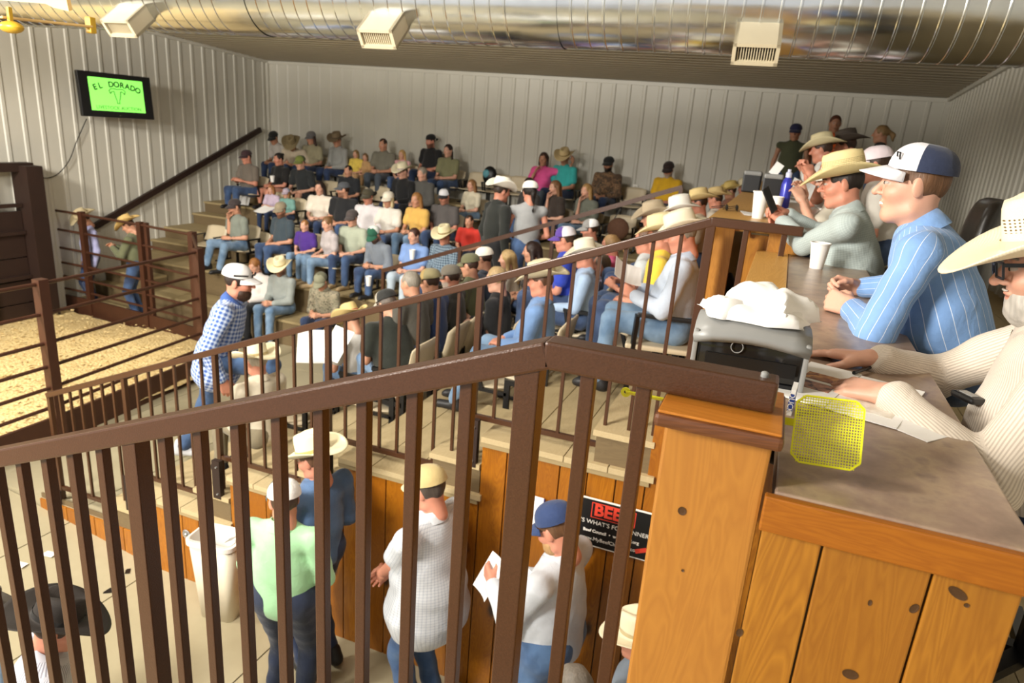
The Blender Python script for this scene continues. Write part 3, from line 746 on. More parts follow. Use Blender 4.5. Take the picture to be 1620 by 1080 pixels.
# ---- head template (head frame: y forward, z up, origin between the ears)
_tc = {}
def head_tmpl(h, kind='m'):
    key = ('head', h, kind)
    if key in _tc: return _tc[key]
    s = SDF(); f = .93 if kind == 'f' else 1
    s.ell((0, -.008, .03), (.075 * f, .091, .09), .02)
    s.ell((0, .02, -.035), (.059 * f, .07, .082), .03)
    s.ell((0, .062, -.095), (.022 * f, .02, .017), .03)
    s.cone((-.05 * f, .0, -.075), (-.015, .06, -.1), .016, .014, .03).cone((.05 * f, .0, -.075), (.015, .06, -.1), .016, .014, .03)
    s.cone((-.034, .078, .032), (.034, .078, .032), .011, .011, .02)
    for x in (-1, 1):
        s.ell((x * .031, .101, .012), (.015, .016, .011), .014, neg=True)
        s.ell((x * .038, .055, -.022), (.024, .03, .022), .025)
        s.ell((x * .031, .079, .011), (.0125, .0125, .0125), .004)
        s.ell((x * .077 * f, -.008, .0), (.009, .019, .032), .008, rot=rotm('Z', x * -.35))
    s.cone((0, .086, .022), (0, .113, -.02), .008, .0125, .012).ell((-.012, .096, -.024), (.008, .01, .007), .006).ell((.012, .096, -.024), (.008, .01, .007), .006)
    s.ell((0, .087, -.051), (.024, .009, .006), .006).ell((0, .084, -.064), (.021, .009, .007), .006)
    s.ell((0, .1, -.0575), (.022, .007, .0016), .004, neg=True)
    s.cone((0, -.02, -.04), (0, -.035, -.14), .056 * f, .055 * f, .03)
    _tc[key] = s.mesh(h); return _tc[key]
M_EYE = plain('#b5aca2', .3, 0, .02, name='eye')
SK = {'l': (.74, .43, .31), 'm': (.64, .34, .22), 'r': (.68, .31, .21), 't': (.50, .26, .16), 'd': (.36, .19, .12)}
def head_col(P, tone, beard=None, lips=True):
    c = np.tile(np.array([*SK[tone], 1.0]), (len(P), 1)); x, y, z = P.T
    def put(w, col): c[:, :3] += w[:, None] * (np.array(col) - c[:, :3])
    g = lambda cx, cy, cz, rx, ry, rz: np.clip(1.6 - 1.3 * np.sqrt(((x - cx) / rx) ** 2 + ((y - cy) / ry) ** 2 + ((z - cz) / rz) ** 2), 0, 1)
    b = np.array(SK[tone])
    for s in (-1, 1):
        put(.35 * g(s * .04, .07, -.02, .025, .03, .02), b * (1.05, .75, .7))
        put(.9 * g(s * .032, .09, .0105, .014, .03, .0055), (.75, .7, .66)); put(g(s * .031, .092, .011, .006, .03, .0058), (.04, .03, .025))
        put(.75 * g(s * .033, .09, .036, .02, .03, .005), b * .28)
    put(.25 * g(0, .11, -.02, .014, .02, .016), b * (1.05, .7, .65))
    put(.75 * g(0, .092, -.057, .024, .03, .010), b * (.85, .55, .5)); put(.8 * g(0, .092, -.0575, .02, .03, .0018), (.12, .04, .03))
    if beard:
        bc = np.array(srgb(beard[0])[:3]); st = beard[1]
        w = np.clip((-.035 - z + .35 * (np.abs(x) - .03)) / .012, 0, 1) * np.clip((y + .012) / .02, 0, 1)
        w = np.maximum(w, g(0, .095, -.042, .028, .02, .006) * (y > .05)); w *= 1 - np.clip(g(0, .092, -.058, .018, .03, .008), 0, 1)
        w *= np.clip((z + .13) / .02, 0, 1)
        put(st * w, bc)
    return c
# ---- hand template (x to little-finger side for the right hand seen from the back, y to the fingertips, z = back of hand)
def hand_tmpl(h, pose):
    key = ('hand', h, pose)
    if key in _tc: return _tc[key]
    s = SDF(); curl = {'flat': (.12, .12, .1), 'relax': (.35, .4, .3), 'grip': (.95, 1.05, .7), 'clasp': (.75, 1.1, .5), 'pinch': (.7, .8, .4)}[pose]
    xs = (-.03, -.010, .010, .029); Ls = (.072, .079, .073, .058); by = (.088, .092, .088, .078)
    for x, b in zip(xs, by): s.cone((x * .55, .0, 0), (x, b, 0), .0165, .0125, .012)
    s.cone((-.012, .0, 0), (.012, 0, 0), .021, .021, .01)
    s.cone((0, -.022, 0), (0, .0, 0), .026, .025, .015, flat=((0, 0, 1), 1.2))
    for i, (x, b, L) in enumerate(zip(xs, by, Ls)):
        p = np.array((x, b, 0.)); a = 0; sp_ = (x * .9 + .0) if pose in ('flat', 'relax') else 0
        for j, (fr, r) in enumerate(((.46, .0098), (.3, .0088), (.24, .0078))):
            a += curl[j] * (1 + .08 * i); d = np.array((math.sin(sp_ * 3), math.cos(a), -math.sin(a))); q = p + d * L * fr
            s.cone(p, q, r, r * .93, .004); p = q
    tb = np.array((-.022, .018, -.006)); c = {'flat': .2, 'relax': .45, 'grip': 1.0, 'clasp': .6, 'pinch': .8}[pose]
    t1 = tb + .045 * unit((-.75 + c * .3, .75, -.25 - c * .5)); t2 = t1 + .03 * unit((-.35 + c * .35, .9, -.3 - c * .3)); t3 = t2 + .024 * unit((-.05 + c * .4, .95, -.25 - c * .2))
    s.cone(tb, t1, .016, .012, .012).cone(t1, t2, .0115, .0105, .004).cone(t2, t3, .0105, .0085, .004)
    _tc[key] = s.mesh(h); return _tc[key]
# ---- hair, beard templates
def hair_tmpl(h, style):
    key = ('hair', h, style)
    if key in _tc: return _tc[key]
    s = SDF(); s.ell((0, -.011, .03), (.0795, .0945, .094), .01)
    if style in ('long', 'longcurl'):
        s.cone((-.07, -.02, .02), (-.085, .0, -.26), .03, .028, .03).cone((.07, -.02, .02), (.085, .0, -.26), .03, .028, .03).cone((0, -.08, .0), (0, -.1, -.27), .055, .06, .05, flat=((0, 1, 0), 1.6))
    if style == 'bob': s.cone((-.066, -.02, .02), (-.075, .01, -.1), .03, .028, .03).cone((.066, -.02, .02), (.075, .01, -.1), .03, .028, .03).cone((0, -.07, 0), (0, -.075, -.1), .06, .06, .04)
    if style == 'pony': s.cone((0, -.1, .03), (0, -.15, -.02), .026, .03, .02).cone((0, -.15, -.02), (.01, -.13, -.22), .03, .014, .02)
    if style == 'braid': s.cone((-.03, -.08, -.04), (-.1, .02, -.13), .026, .022, .02).cone((-.1, .02, -.13), (-.1, .07, -.3), .022, .012, .02)
    if style == 'bun': s.ell((0, -.1, .075), (.035, .035, .03), .015)
    s.ell((0, .085, -.045), (.072, .085, .098), .012, neg=True)
    if style in ('short', 'buzz', 'pony', 'bun', 'braid'):
        s.ell((0, -.01, -.125), (.13, .14, .105), .015, neg=True) if style != 'braid' else s.ell((.0, .0, -.17), (.06, .07, .1), .02, neg=True)
    if style == 'long' or style == 'longcurl': s.ell((0, .03, -.17), (.06, .075, .16), .02, neg=True)
    ph = 1 if style != 'buzz' else .0
    _tc[key] = s.mesh(h, (lambda x, y, z: ph * .0035 * np.sin(70 * x + 12 * z) * np.sin(60 * y + 25 * z)))
    return _tc[key]
def beard_tmpl(h):
    key = ('beard', h)
    if key in _tc: return _tc[key]
    s = SDF(); s.ell((0, .028, -.07), (.066, .064, .062), .01).ell((0, .03, -.1), (.04, .06, .04), .03).ell((0, .09, -.04), (.03, .012, .007), .006)
    s.ell((0, .1, -.057), (.02, .02, .0075), .004, neg=True).ell((0, .07, .025), (.12, .07, .07), .008, neg=True).ell((0, -.07, -.06), (.12, .075, .12), .01, neg=True)
    _tc[key] = s.mesh(h, lambda x, y, z: .0015 * np.sin(160 * x) * np.sin(140 * z)); return _tc[key]
# ---- hats
_hc = {}
def cowboy(mat, band, curl=.075, h=.118, wide=1.0):
    key = ('cow', mat.name, band.name, curl, h, wide)
    if key in _hc: return _hc[key]
    n = 44; rx, ry = .088, .108; V = []; Fq = []
    def brim(th, t):
        c, s_ = math.cos(th), math.sin(th); ex = (.105 * wide) * t * (1 - .16 * t * abs(c)); ey = (.115 * wide) * t
        return (c * (rx + ex), s_ * (ry + ey), curl * t ** 1.7 * abs(c) ** 2.4 - .022 * t ** 1.5 * abs(s_) ** 2)
    def ring(P): V.extend(P)
    for t in (1, .85, .65, .45, .25, .08): ring([brim(2 * math.pi * i / n, t) for i in range(n)])
    for q, z in ((1, .006), (.985, .035), (.96, .07), (.93, .095), (.87, .112)):
        ring([(math.cos(a) * rx * q * (1 - .22 * max(0, math.sin(a)) * z / h), math.sin(a) * ry * q, z * h / .118) for a in [2 * math.pi * i / n for i in range(n)]])
    for q in (.72, .5, .25, .03):
        ring([(math.cos(a) * rx * q * (1 - .2 * max(0, math.sin(a))), math.sin(a) * ry * q, h + .004 - .036 * math.exp(-(math.cos(a) * rx * q / .03) ** 2) * (1.0 - .5 * abs(math.sin(a)) * q)) for a in [2 * math.pi * i / n for i in range(n)]])
    nr = len(V) // n
    for r in range(nr - 1):
        for i in range(n): Fq.append((r * n + i, r * n + (i + 1) % n, (r + 1) * n + (i + 1) % n, (r + 1) * n + i))
    me = mesh_np('cowboy_hat', V, Fq, [mat]); 
    Vb = []; Fb = []
    for z in (.006, .028):
        Vb += [(math.cos(a) * (rx + .003) * (1 - .22 * max(0, math.sin(a)) * z / h), math.sin(a) * (ry + .003), z) for a in [2 * math.pi * i / n for i in range(n)]]
    for i in range(n): Fb.append((i, (i + 1) % n, n + (i + 1) % n, n + i))
    mb = mesh_np('hat_band', Vb, Fb, [band]); _hc[key] = (me, mb); return _hc[key]
def ballcap(front, back, bill, dirty=0):
    key = ('cap', front.name, back.name, bill.name)
    if key in _hc: return _hc[key]
    n = 28; V = []; Fq = []; fm = []
    nr = 9
    for j in range(nr):
        a = (math.pi / 2) * j / nr
        for i in range(n):
            t = 2 * math.pi * i / n; V.append((.089 * math.cos(a) ** .75 * math.cos(t), .106 * math.cos(a) ** .75 * math.sin(t), .092 * math.sin(a) ** .9 * (1 + .04 * max(0, math.sin(t)))))
    V.append((0, 0, .093))
    for j in range(nr - 1):
        for i in range(n):
            Fq.append((j * n + i, j * n + (i + 1) % n, (j + 1) * n + (i + 1) % n, (j + 1) * n + i)); fm.append(0 if math.sin(2 * math.pi * (i + .5) / n) > .12 else 1)
    tp = len(V) - 1
    for i in range(0, n, 2): Fq.append(((nr - 1) * n + i, (nr - 1) * n + (i + 1) % n, (nr - 1) * n + (i + 2) % n, tp)); fm.append(1)
    me = mesh_np('cap', V, Fq, [front, back], fm=fm)
    Vb = []; Fb = []; nn = 12; rr = 6
    for j in range(rr):
        t = j / (rr - 1)
        for i in range(nn + 1):
            a = R(28) + R(124) * i / nn; x = .089 * math.cos(a); y = .106 * math.sin(a)
            L_ = .08 * max(0, math.sin((a - R(28)) / R(124) * math.pi)) ** .55
            xx = x * (1 + .05 * t); yy = y + L_ * t; Vb.append((xx, yy, .004 - .030 * t - 2.2 * xx * xx))
    for j in range(rr - 1):
        for i in range(nn): Fb.append((j * (nn + 1) + i, j * (nn + 1) + i + 1, (j + 1) * (nn + 1) + i + 1, (j + 1) * (nn + 1) + i))
    mb = mesh_np('bill', Vb, Fb, [bill]); _hc[key] = (me, mb); return _hc[key]
# ---- shoes
def shoe_mesh(mat, boot=False):
    key = ('shoe', mat.name, boot)
    if key in _tc: return _tc[key]
    s = SDF(); s.cone((0, -.05, .045), (0, .13, .04), .042, .036, .03, flat=((1, 0, 0), 1.05)).cone((0, -.045, .05), (0, -.03, .11), .043, .045, .03).cone((0, .13, .034), (0, .16, .03), .03, .024, .02)
    s.ell((0, .05, -.045), (.2, .3, .045), .004, neg=True)
    P, Q = s.mesh(.015); _tc[key] = mesh_np('shoe', P, Q, [mat]); return _tc[key]
COLLAR = {}
def collar_mesh(mat):
    if mat.name in COLLAR: return COLLAR[mat.name]
    V = []; n = 18; rows = ((.054, .034), (.061, .04), (.077, .01), (.086, -.012))
    for r, z in rows:
        for i in range(n + 1):
            a = R(90 + 20) + R(320) * i / n; e = abs(i - n / 2) / (n / 2)
            zz = z - (.03 * e ** 3) - (.035 * e ** 5 if r > .07 else 0); rr = r * (1 + .12 * e ** 3)
            V.append((rr * math.cos(a), rr * math.sin(a) * 1.02 - .0, zz + .012 * math.sin(-a)))
    Fq = [(j * (n + 1) + i, j * (n + 1) + i + 1, (j + 1) * (n + 1) + i + 1, (j + 1) * (n + 1) + i) for j in range(3) for i in range(n)]
    COLLAR[mat.name] = mesh_np('collar', V, Fq, [mat]); return COLLAR[mat.name]
def ik(S_, W_, a, b, pole):
    d = W_ - S_; L = np.linalg.norm(d)
    if L > (a + b) * .995: W_ = S_ + d / L * (a + b) * .995; d = W_ - S_; L = np.linalg.norm(d)
    x = (a * a - b * b + L * L) / (2 * L); h = math.sqrt(max(0, a * a - x * x)); u = d / L
    p = pole - u * (pole @ u); p = unit(p); return S_ + u * x + p * h, W_
def frame_from(y, z):
    y = unit(y); x = unit(np.cross(y, z)); z = np.cross(x, y); return np.stack([x, y, z], 1)
def to4(Rm, t, s=1):
    m = Matrix([list(Rm[i] * s) + [t[i]] for i in range(3)] + [[0, 0, 0, 1]]); return m
NP = [0]
def person(label, pos, face, pose='sit', s=1.0, g=1.0, lean=.12, side=0, seat=.44, legs=(.12, .40, .02), head=(0, .15), tone='m', sex='m',
           hair=('short', '#3a2416'), hat=None, beard=None, shirt=('#888888', 'plain', '#ffffff'), sleeve='short', collar=False, pants=('#2c3c5c', 'denim', '#51688f'),
           shorts=False, shoe='b', hands='lap', wr=None, hpose='relax', hn=None, group=None, q=2, headfix=None, twist=0, feet=None, extra=None, knees=None, tuck=True, hair2=None, pole=None, hatrot=0):
    """pos = point on the floor under the pelvis, face = heading in degrees (0 = +Y)"""
    NP[0] += 1
    hb, hh, hd, hc = {1: (.014, .0055, .0045, .011), 2: (.026, .0115, .011, .021), 3: (.034, .0145, .015, .026), 0: (.012, .0036, .0034, .0085)}[q]
    fem = sex == 'f'; sw = (.17 if fem else .185) * (1 + .4 * max(0, g - 1)); bw = .92 if fem else 1.0
    dirv_ = unit((math.sin(side), math.sin(lean), math.cos(lean)))
    hz = seat / s + .085 if pose == 'sit' else .93
    pel = V3((0, 0, hz)); TL = .47
    nb = pel + dirv_ * TL
    ct, st_ = math.cos(twist), math.sin(twist); rt = V3((ct, st_, 0)); fw = V3((-st_, ct, 0)); rt = unit(rt - dirv_ * (rt @ dirv_)); fw = np.cross(dirv_, rt)
    shr = nb - dirv_ * .055 + rt * sw; shl = nb - dirv_ * .055 - rt * sw
    hy, hp = head; nd = unit(dirv_ * .55 + V3((0, .0, .55)) + fw * (.12 + .35 * max(0, hp)))
    hcn = nb + nd * .152
    Hr = rotm('Z', hy + twist) @ rotm('X', -hp) @ rotm('Y', side * .3)
    # legs
    Ls = []
    for i, sd in enumerate((1, -1)):
        hip = pel + V3((sd * .09, 0.0, -.02))
        if pose == 'sit':
            kw, kf, fo = legs; kn = V3((sd * kw, kf, hz + .02)); an = V3((sd * (kw * .9), kf + fo, .085 / s))
            if knees: kn = V3(knees[i])
            if feet: an = V3(feet[i])
            d_ = kn - hip; kn = hip + unit(d_) * .43; d_ = an - kn
            if not feet: an = V3((kn[0] * .95, kn[1] + fo, max(.085 / s, kn[2] - .45)))
        else:
            an = V3(feet[i]) if feet else V3((sd * .1, 0, .09)); kn, an = ik(hip, an, .43, .43, V3((0, 1, 0)))
        Ls.append((hip, kn, an))
    # arms
    As = []
    for i, (sd, sh) in enumerate(((1, shr), (-1, shl))):
        if wr is not None and wr[i] is not None: w_ = V3(wr[i])
        elif hands == 'lap': w_ = V3((sd * .085, .27, hz + .10)) if pose == 'sit' else V3((sd * .24, .05, .82))
        elif hands == 'clasp': w_ = V3((sd * .07, .32, hz + .12)) if pose == 'sit' else V3((sd * .1, .2, 1.0))
        elif hands == 'read': w_ = V3((sd * .12, .30, hz + .20)) if pose == 'sit' else V3((sd * .1, .3, 1.15))
        elif hands == 'knees': w_ = V3((sd * .13, .36, hz + .09))
        elif hands == 'chin': w_ = (hcn + fw * .10 - V3((sd * -.03, 0, .16))) if sd > 0 else V3((-.05, .22, hz + .12))
        elif hands == 'cross': w_ = V3((-sd * .08, .2, hz + .22)) if pose == 'sit' else V3((-sd * .08, .22, 1.2))
        elif hands == 'phone': w_ = V3((sd * .07, .28, hz + .30)) if pose == 'sit' else V3((sd * .06, .3, 1.2))
        elif hands == 'side': w_ = V3((sd * .26, .02, .80))
        el_, w_ = ik(sh, w_, .285, .255, V3((sd * .55, -.45, -.75)) if pole is None else V3(pole[i]))
        As.append((sh, el_, w_))
    # body (skin)
    B = SDF()
    B.cone(pel, pel + dirv_ * .2, .12 * g * bw, .115 * g * bw, .05, flat=(fw, 1.25)).cone(pel + dirv_ * .2, nb - dirv_ * .1, .12 * g * bw, .12 * bw, .05, flat=(fw, 1.3))
    B.cone(shr, shl, .045, .045, .05).cone(nb - dirv_ * .05, hcn + Hr @ V3((0, -.022, -.07)), .06 * bw, .055 * bw, .02)
    for (sh, el_, w_) in As: B.cone(sh, el_, .046 * bw, .038 * bw, .03).cone(el_, w_, .04 * bw, .027 * bw, .012)
    for (hip, kn, an) in Ls: B.cone(hip, kn, .08 * g, .052, .04).cone(kn, kn + (an - kn) * .4, .052, .054, .02).cone(kn + (an - kn) * .4, an, .054, .034, .02)
    P, Q = B.mesh(hb); nbody = len(P)
    col = np.tile(np.array([*SK[tone], 1.0]), (len(P), 1))
    Ps, Qs, Cs = [P], [Q], [col]; off = len(P)
    hP, hQ = head_tmpl(hh, sex); Ps.append(hP @ Hr.T + hcn); Qs.append(hQ + off); Cs.append(head_col(hP, tone, beard if beard and len(beard) == 2 else None)); off += len(hP)
    for i, (sh, el_, w_) in enumerate(As):
        hpz = hpose[i] if isinstance(hpose, (tuple, list)) else hpose
        tP, tQ = hand_tmpl(hd, hpz); tP = tP * (bw if fem else 1.03); fd = unit(w_ - el_)
        if hn is not None and hn[i] is not None: dd, zz = hn[i]; dd = V3(dd); zz = V3(zz)
        elif hands in ('clasp', 'read', 'phone', 'chin'): dd = unit(fd + V3((-(1, -1)[i] * .5, .2, .1))); zz = V3(((1, -1)[i] * .9, .0, .45))
        elif hands == 'side' or (pose == 'stand' and hands == 'lap'): dd = fd; zz = V3(((1, -1)[i], .3, 0))
        else: dd = unit(fd + V3((-(1, -1)[i] * .35, .1, 0))); zz = V3(((1, -1)[i] * .25, .0, 1))
        Fm = frame_from(dd, zz)
        if i == 1: tP = tP * (-1, 1, 1); tQ = tQ[:, ::-1]
        Ps.append(tP @ Fm.T + w_ + unit(dd) * .012); Qs.append(tQ + off); off += len(tP); Cs.append(np.tile(np.array([*(np.array(SK[tone]) * .97), 1.0]), (len(tP), 1)))
    P = np.concatenate(Ps) * s; me = mesh_np('person', P, np.concatenate(Qs), [M_SKIN], col=np.concatenate(Cs))
    root = bpy.data.objects.new('person', me); C.objects.link(root); root.location = pos; root.rotation_euler = (0, 0, R(face)); tag(root, label, 'person', group)
    sv = lambda p: tuple(np.asarray(p) * s)
    rng = random.Random(NP[0]); ph = rng.uniform(0, 6)
    amp = .0035 if q >= 2 else .0042
    folds = lambda x, y, z: amp * (np.sin(24 * x + 31 * z + 9 * y + ph) * np.sin(17 * y - 22 * z + ph * 2) + .55 * np.sin(30 * z + 3 * np.sin(11 * x + ph) + 4 * np.sin(13 * y) + 17 * y + 12 * x))
    # shirt
    T = SDF(); th = .014
    wdt = .150 * bw
    T.cone(pel + dirv_ * (.02 if tuck else -.05) + V3((0, .0, 0)), pel + dirv_ * .2 + fw * .03 * (g - .9) * 3, .135 * g * bw + th, (.142 * g + .0) * bw + th, .06, flat=(fw, 1.22))
    T.cone(pel + dirv_ * .2, nb - dirv_ * .13, .14 * (.5 + g * .5) * bw + th, .145 * bw + th, .06, flat=(fw, 1.28))
    if not tuck: T.cone(pel + dirv_ * .02, pel - V3((0, -.01, .09)), .16 * g + th, .185 * g + th, .04, flat=(fw, 1.12))
    if fem: T.ell(nb - dirv_ * .2 + fw * .09 + rt * .07, (.065, .06, .06), .04).ell(nb - dirv_ * .2 + fw * .09 - rt * .07, (.065, .06, .06), .04)
    if g > 1.08: T.ell(pel + dirv_ * .14 + fw * .07, (.14 * g, .1 * g, .13 * g), .06)
    T.cone(shr + dirv_ * .0, shl, .05 + th, .05 + th, .05); T.cone(shr * .5 + shl * .5 - dirv_ * .02, nb + dirv_ * (-.008 if collar else .006), .075, .058 + .004, .05)
    for (sh, el_, w_) in As:
        if sleeve == 'long': T.cone(sh, el_, .052 * bw + th, .044 * bw + th, .03).cone(el_, el_ + (w_ - el_) * .93, .047 * bw + th, .031 + th, .02)
        elif sleeve == 'short': T.cone(sh, sh + (el_ - sh) * .62, .054 * bw + th, .058 * bw + th, .03)
        elif sleeve == 'roll': T.cone(sh, el_, .052 * bw + th, .046 * bw + th, .03).cone(el_, el_ + (w_ - el_) * .25, .046 * bw + th, .045 + th, .02)
    sm_ = shirt if not isinstance(shirt, tuple) else fabric(*shirt)
    P, Q = T.mesh(hc, folds)
    segs = [(pel, nb, rt, fw, .15)] + [(a_, b_, None, None, .06) for (a_, e_, w__) in As for a_, b_ in ((a_, e_), (e_, w__))]
    best = np.full(len(P), 9.); CU = np.zeros((len(P), 4), np.float32)
    for a_, b_, r_, f_, rad in segs:
        ab = b_ - a_; L_ = ab @ ab; tt = ((P - a_) @ ab) / L_; tc_ = np.clip(tt, 0, 1); of = P - a_ - tc_[:, None] * ab; d_ = np.linalg.norm(of, axis=1) / (1 if rad < .1 else 2.3)
        u_ = unit(ab)
        if r_ is None: r_ = unit(np.cross(u_, fw)); f_ = np.cross(r_, u_)
        m_ = d_ < best; best[m_] = d_[m_]
        ang = np.arctan2(of @ r_, of @ f_); CU[m_, 0] = (ang * rad)[m_] + 5; CU[m_, 1] = (tt * math.sqrt(L_))[m_] + 5
    me_ = mesh_np('shirt', P * s, Q, [sm_]); at_ = me_.color_attributes.new('Cloth', 'FLOAT_COLOR', 'POINT'); at_.data.foreach_set('color', CU.ravel()); o = link('shirt', me_, root)
    # trousers
    T = SDF(); pm = pants if not isinstance(pants, tuple) else fabric(*pants)
    T.cone(pel + V3((.05, 0, .02)), pel - V3((.05, 0, -.02)), .125 * g, .125 * g, .05, flat=(V3((0, 1, 0)), 1.1))
    for (hip, kn, an) in Ls:
        T.cone(hip, kn, .092 * g, .07, .03)
        if not shorts: T.cone(kn, an + (kn - an) * .05, .069, .055, .02)
    if shorts:
        T.p = [T.p[0]] + [('c', a, a + (b - a) * .75, ra, rb + .012, k, f_, n_) for (t_, a, b, ra, rb, k, f_, n_) in T.p[1:]]
    P, Q = T.mesh(hc * 1.1, folds); link('trousers' if not shorts else 'shorts', mesh_np('trousers', P * s, Q, [pm]), root)
    sm2 = {'b': M_SHOEB, 'w': M_SHOEW, 'o': M_BOOT}[shoe]
    for (hip, kn, an) in Ls:
        o = link('shoe', shoe_mesh(sm2), root); d_ = an - kn; fyaw = 0
        o.matrix_basis = to4(rotm('Z', math.copysign(-.15, an[0])) if abs(d_[1]) < .35 or pose == 'sit' else np.eye(3), (an[0] * s, an[1] * s, (an[2] - .085) * s), s)
    if collar:
        o = link('collar', collar_mesh(sm_), root); Fm = np.stack([rt, fw, dirv_], 1); o.matrix_basis = to4(Fm, (nb + dirv_ * .004 + fw * .008) * s, s * 1.16)
    Hm = to4(Hr, hcn * s, s)
    if hair and hair[0] != 'none':
        h3 = hh * 1.3; k_ = ('hm', hair[0], hair[1], h3)
        if k_ not in _tc: hPq = hair_tmpl(h3, hair[0]); _tc[k_] = mesh_np('hair', hPq[0], hPq[1], [hairm(hair[1])])
        o = link('hair', _tc[k_], root); o.matrix_basis = Hm
    if q <= 1:
        m_ = MB(); m2 = MB(); m3 = MB()
        for sd in (-1, 1):
            m_.ball((sd * .031, .0795, .0115), (.0135, .0125, .0095), 14); m2.ball((sd * .031, .0895, .0112), (.0062, .004, .0062), 10)
            m3.bar((sd * .014, .096, .034), (sd * .034, .092, .039), .006, .005).bar((sd * .034, .092, .039), (sd * .052, .078, .034), .005, .004)
        for nm_, mm, mt_ in (('eyes', m_, M_EYE), ('irises', m2, M_BLACK), ('eyebrows', m3, hairm(hair[1] if hair else '#3a2416'))):
            o_ = mm.build(nm_, mt_, root, smooth=True); o_.matrix_basis = Hm
    if beard and len(beard) == 3:
        k_ = ('bm', beard[0], hh)
        if k_ not in _tc: bPq = beard_tmpl(hh); _tc[k_] = mesh_np('beard', bPq[0], bPq[1], [hairm(beard[0])])
        o = link('beard', _tc[k_], root); o.matrix_basis = Hm
    if hat:
        if hat[0] == 'cow':
            mt = straw(hat[1], len(hat) > 3 and hat[3]); bd = fabric(hat[2] if len(hat) > 2 and hat[2] else hat[1]); hm_, bm_ = cowboy(mt, bd, curl=hat[4] if len(hat) > 4 else .075, h=hat[5] if len(hat) > 5 else .118, wide=hat[6] if len(hat) > 6 else 1)
            o = link('cowboy_hat', hm_, root); o.matrix_basis = Hm @ Matrix.Translation((0, -.008, .057)) @ Matrix.Rotation(-.1 + hatrot, 4, 'X')
            md = o.modifiers.new('solid', 'SOLIDIFY'); md.thickness = .004
            o2 = link('hat_band', bm_, root); o2.matrix_basis = o.matrix_basis
        else:
            fr, bk, bl = fabric(hat[1]), fabric(hat[2]), fabric(hat[3] if len(hat) > 3 else hat[1])
            hm_, bm_ = ballcap(fr, bk, bl); bwd = len(hat) > 4 and hat[4] == 'back'
            o = link('cap', hm_, root); o.matrix_basis = Hm @ Matrix.Translation((0, -.016, .050)) @ Matrix.Diagonal((1.06, 1.01, .98, 1)) @ Matrix.Rotation(-.06 + hatrot, 4, 'X') @ Matrix.Rotation(math.pi if bwd else 0, 4, 'Z')
            o2 = link('bill', bm_, root); o2.matrix_basis = o.matrix_basis; md = o2.modifiers.new('solid', 'SOLIDIFY'); md.thickness = .004
    root['_'] = 0; del root['_']
    return root, dict(As=As, Ls=Ls, head=hcn, Hr=Hr, nb=nb, dir=dirv_, fw=fw, rt=rt, s=s, pel=pel)
def w2l(pos, face, s, p):
    a = R(-face); d = Vector(p) - Vector(pos); return ((d.x * math.cos(a) - d.y * math.sin(a)) / s, (d.x * math.sin(a) + d.y * math.cos(a)) / s, d.z / s)
def l2w(root, p):
    a = root.rotation_euler.z; p = Vector(p); return Vector((p.x * math.cos(a) - p.y * math.sin(a), p.x * math.sin(a) + p.y * math.cos(a), p.z)) + Vector(root.location)
# ---- items people hold
def sheet(name, label, cat, loc_, rot, w_, h_, mat=None, fold=.0, group=None, thick=.002):
    m = MB(); n = 6; rows = []
    for i in range(n + 1):
        t = i / n - .5; rows.append([(t * w_, -h_ / 2, fold * (4 * t * t)), (t * w_, h_ / 2, fold * (4 * t * t) + .004 * math.sin(9 * t))])
    o = m.grid(rows).build(name, mat or M_PAPER, solid=thick); o.location = loc_; o.rotation_euler = rot; tag(o, label, cat, group); return o
def cup(label, loc_, h=.15, r=.042, straw_=False, group=None):
    t = empty('foam_cup', loc_, 0, label, 'cup', group)
    MB().lathe([(.0, 0), (r * .68, 0), (r * .97, h * .94), (r * 1.06, h * .95), (r * 1.06, h), (r * .95, h), (r * .62, .006), (.0, .006)], 24).build('cup_body', M_FOAM, t, smooth=True)
    if straw_: MB().tube((.01, 0, h * .3), (.02, .01, h * 1.45), .0035, seg=6).build('straw', M_PAPER, t); MB().lathe([(0, h * 1.01), (r * 1.05, h * 1.01), (r * 1.05, h * 1.03), (0, h * 1.05)], 20).build('lid', M_WHITE, t)
    return t
# ---- stadium chair
def make_chair(label, loc_, face):
    t = empty('stadium_chair', loc_, R(face), label, 'chair')
    w_ = .25
    rows = []
    for j in range(7):
        a = j / 6; rows.append([(x, -.16 + .42 * a, .40 - .035 * math.sin(math.pi * a) - .03 * (x / w_) ** 2 * -1 * .6) for x in (-w_, -w_ * .6, 0, w_ * .6, w_)])
    MB().grid(rows).build('seat', M_SEAT, t, smooth=2, solid=.02)
    rows = []
    for j in range(7):
        a = j / 6; rows.append([(x, -.19 - .13 * a - .02 * math.sin(math.pi * a) + .035 * (x / w_) ** 2, .46 + .40 * a - .04 * abs(x / w_) ** 4 * (a > .9)) for x in (-w_, -w_ * .6, 0, w_ * .6, w_)])
    MB().grid(rows).build('backrest', M_SEAT, t, smooth=2, solid=.016)
    for sd in (-1, 1):
        x = sd * (w_ + .02)
        m = MB().bar((x, -.2, 0), (x, -.2, .62), .03, .05).bar((x, -.22, .62), (x, .12, .62), .035, .03).bar((x, .1, .62), (x, .04, .38), .03, .03).bar((x, -.2, .36), (x, .15, .36), .03, .04).bar((x, -.3, .02), (x, .1, .02), .04, .03)
        m.build('side_frame', M_BLKP, t)
    return t
CH = []
def chair(label, loc_, face):
    if not CH: CH.append(make_chair(label, loc_, face)); return CH[0]
    c = copy_tree(CH[0]); c.location = loc_; c.rotation_euler = (0, 0, R(face)); c['label'] = label; return c
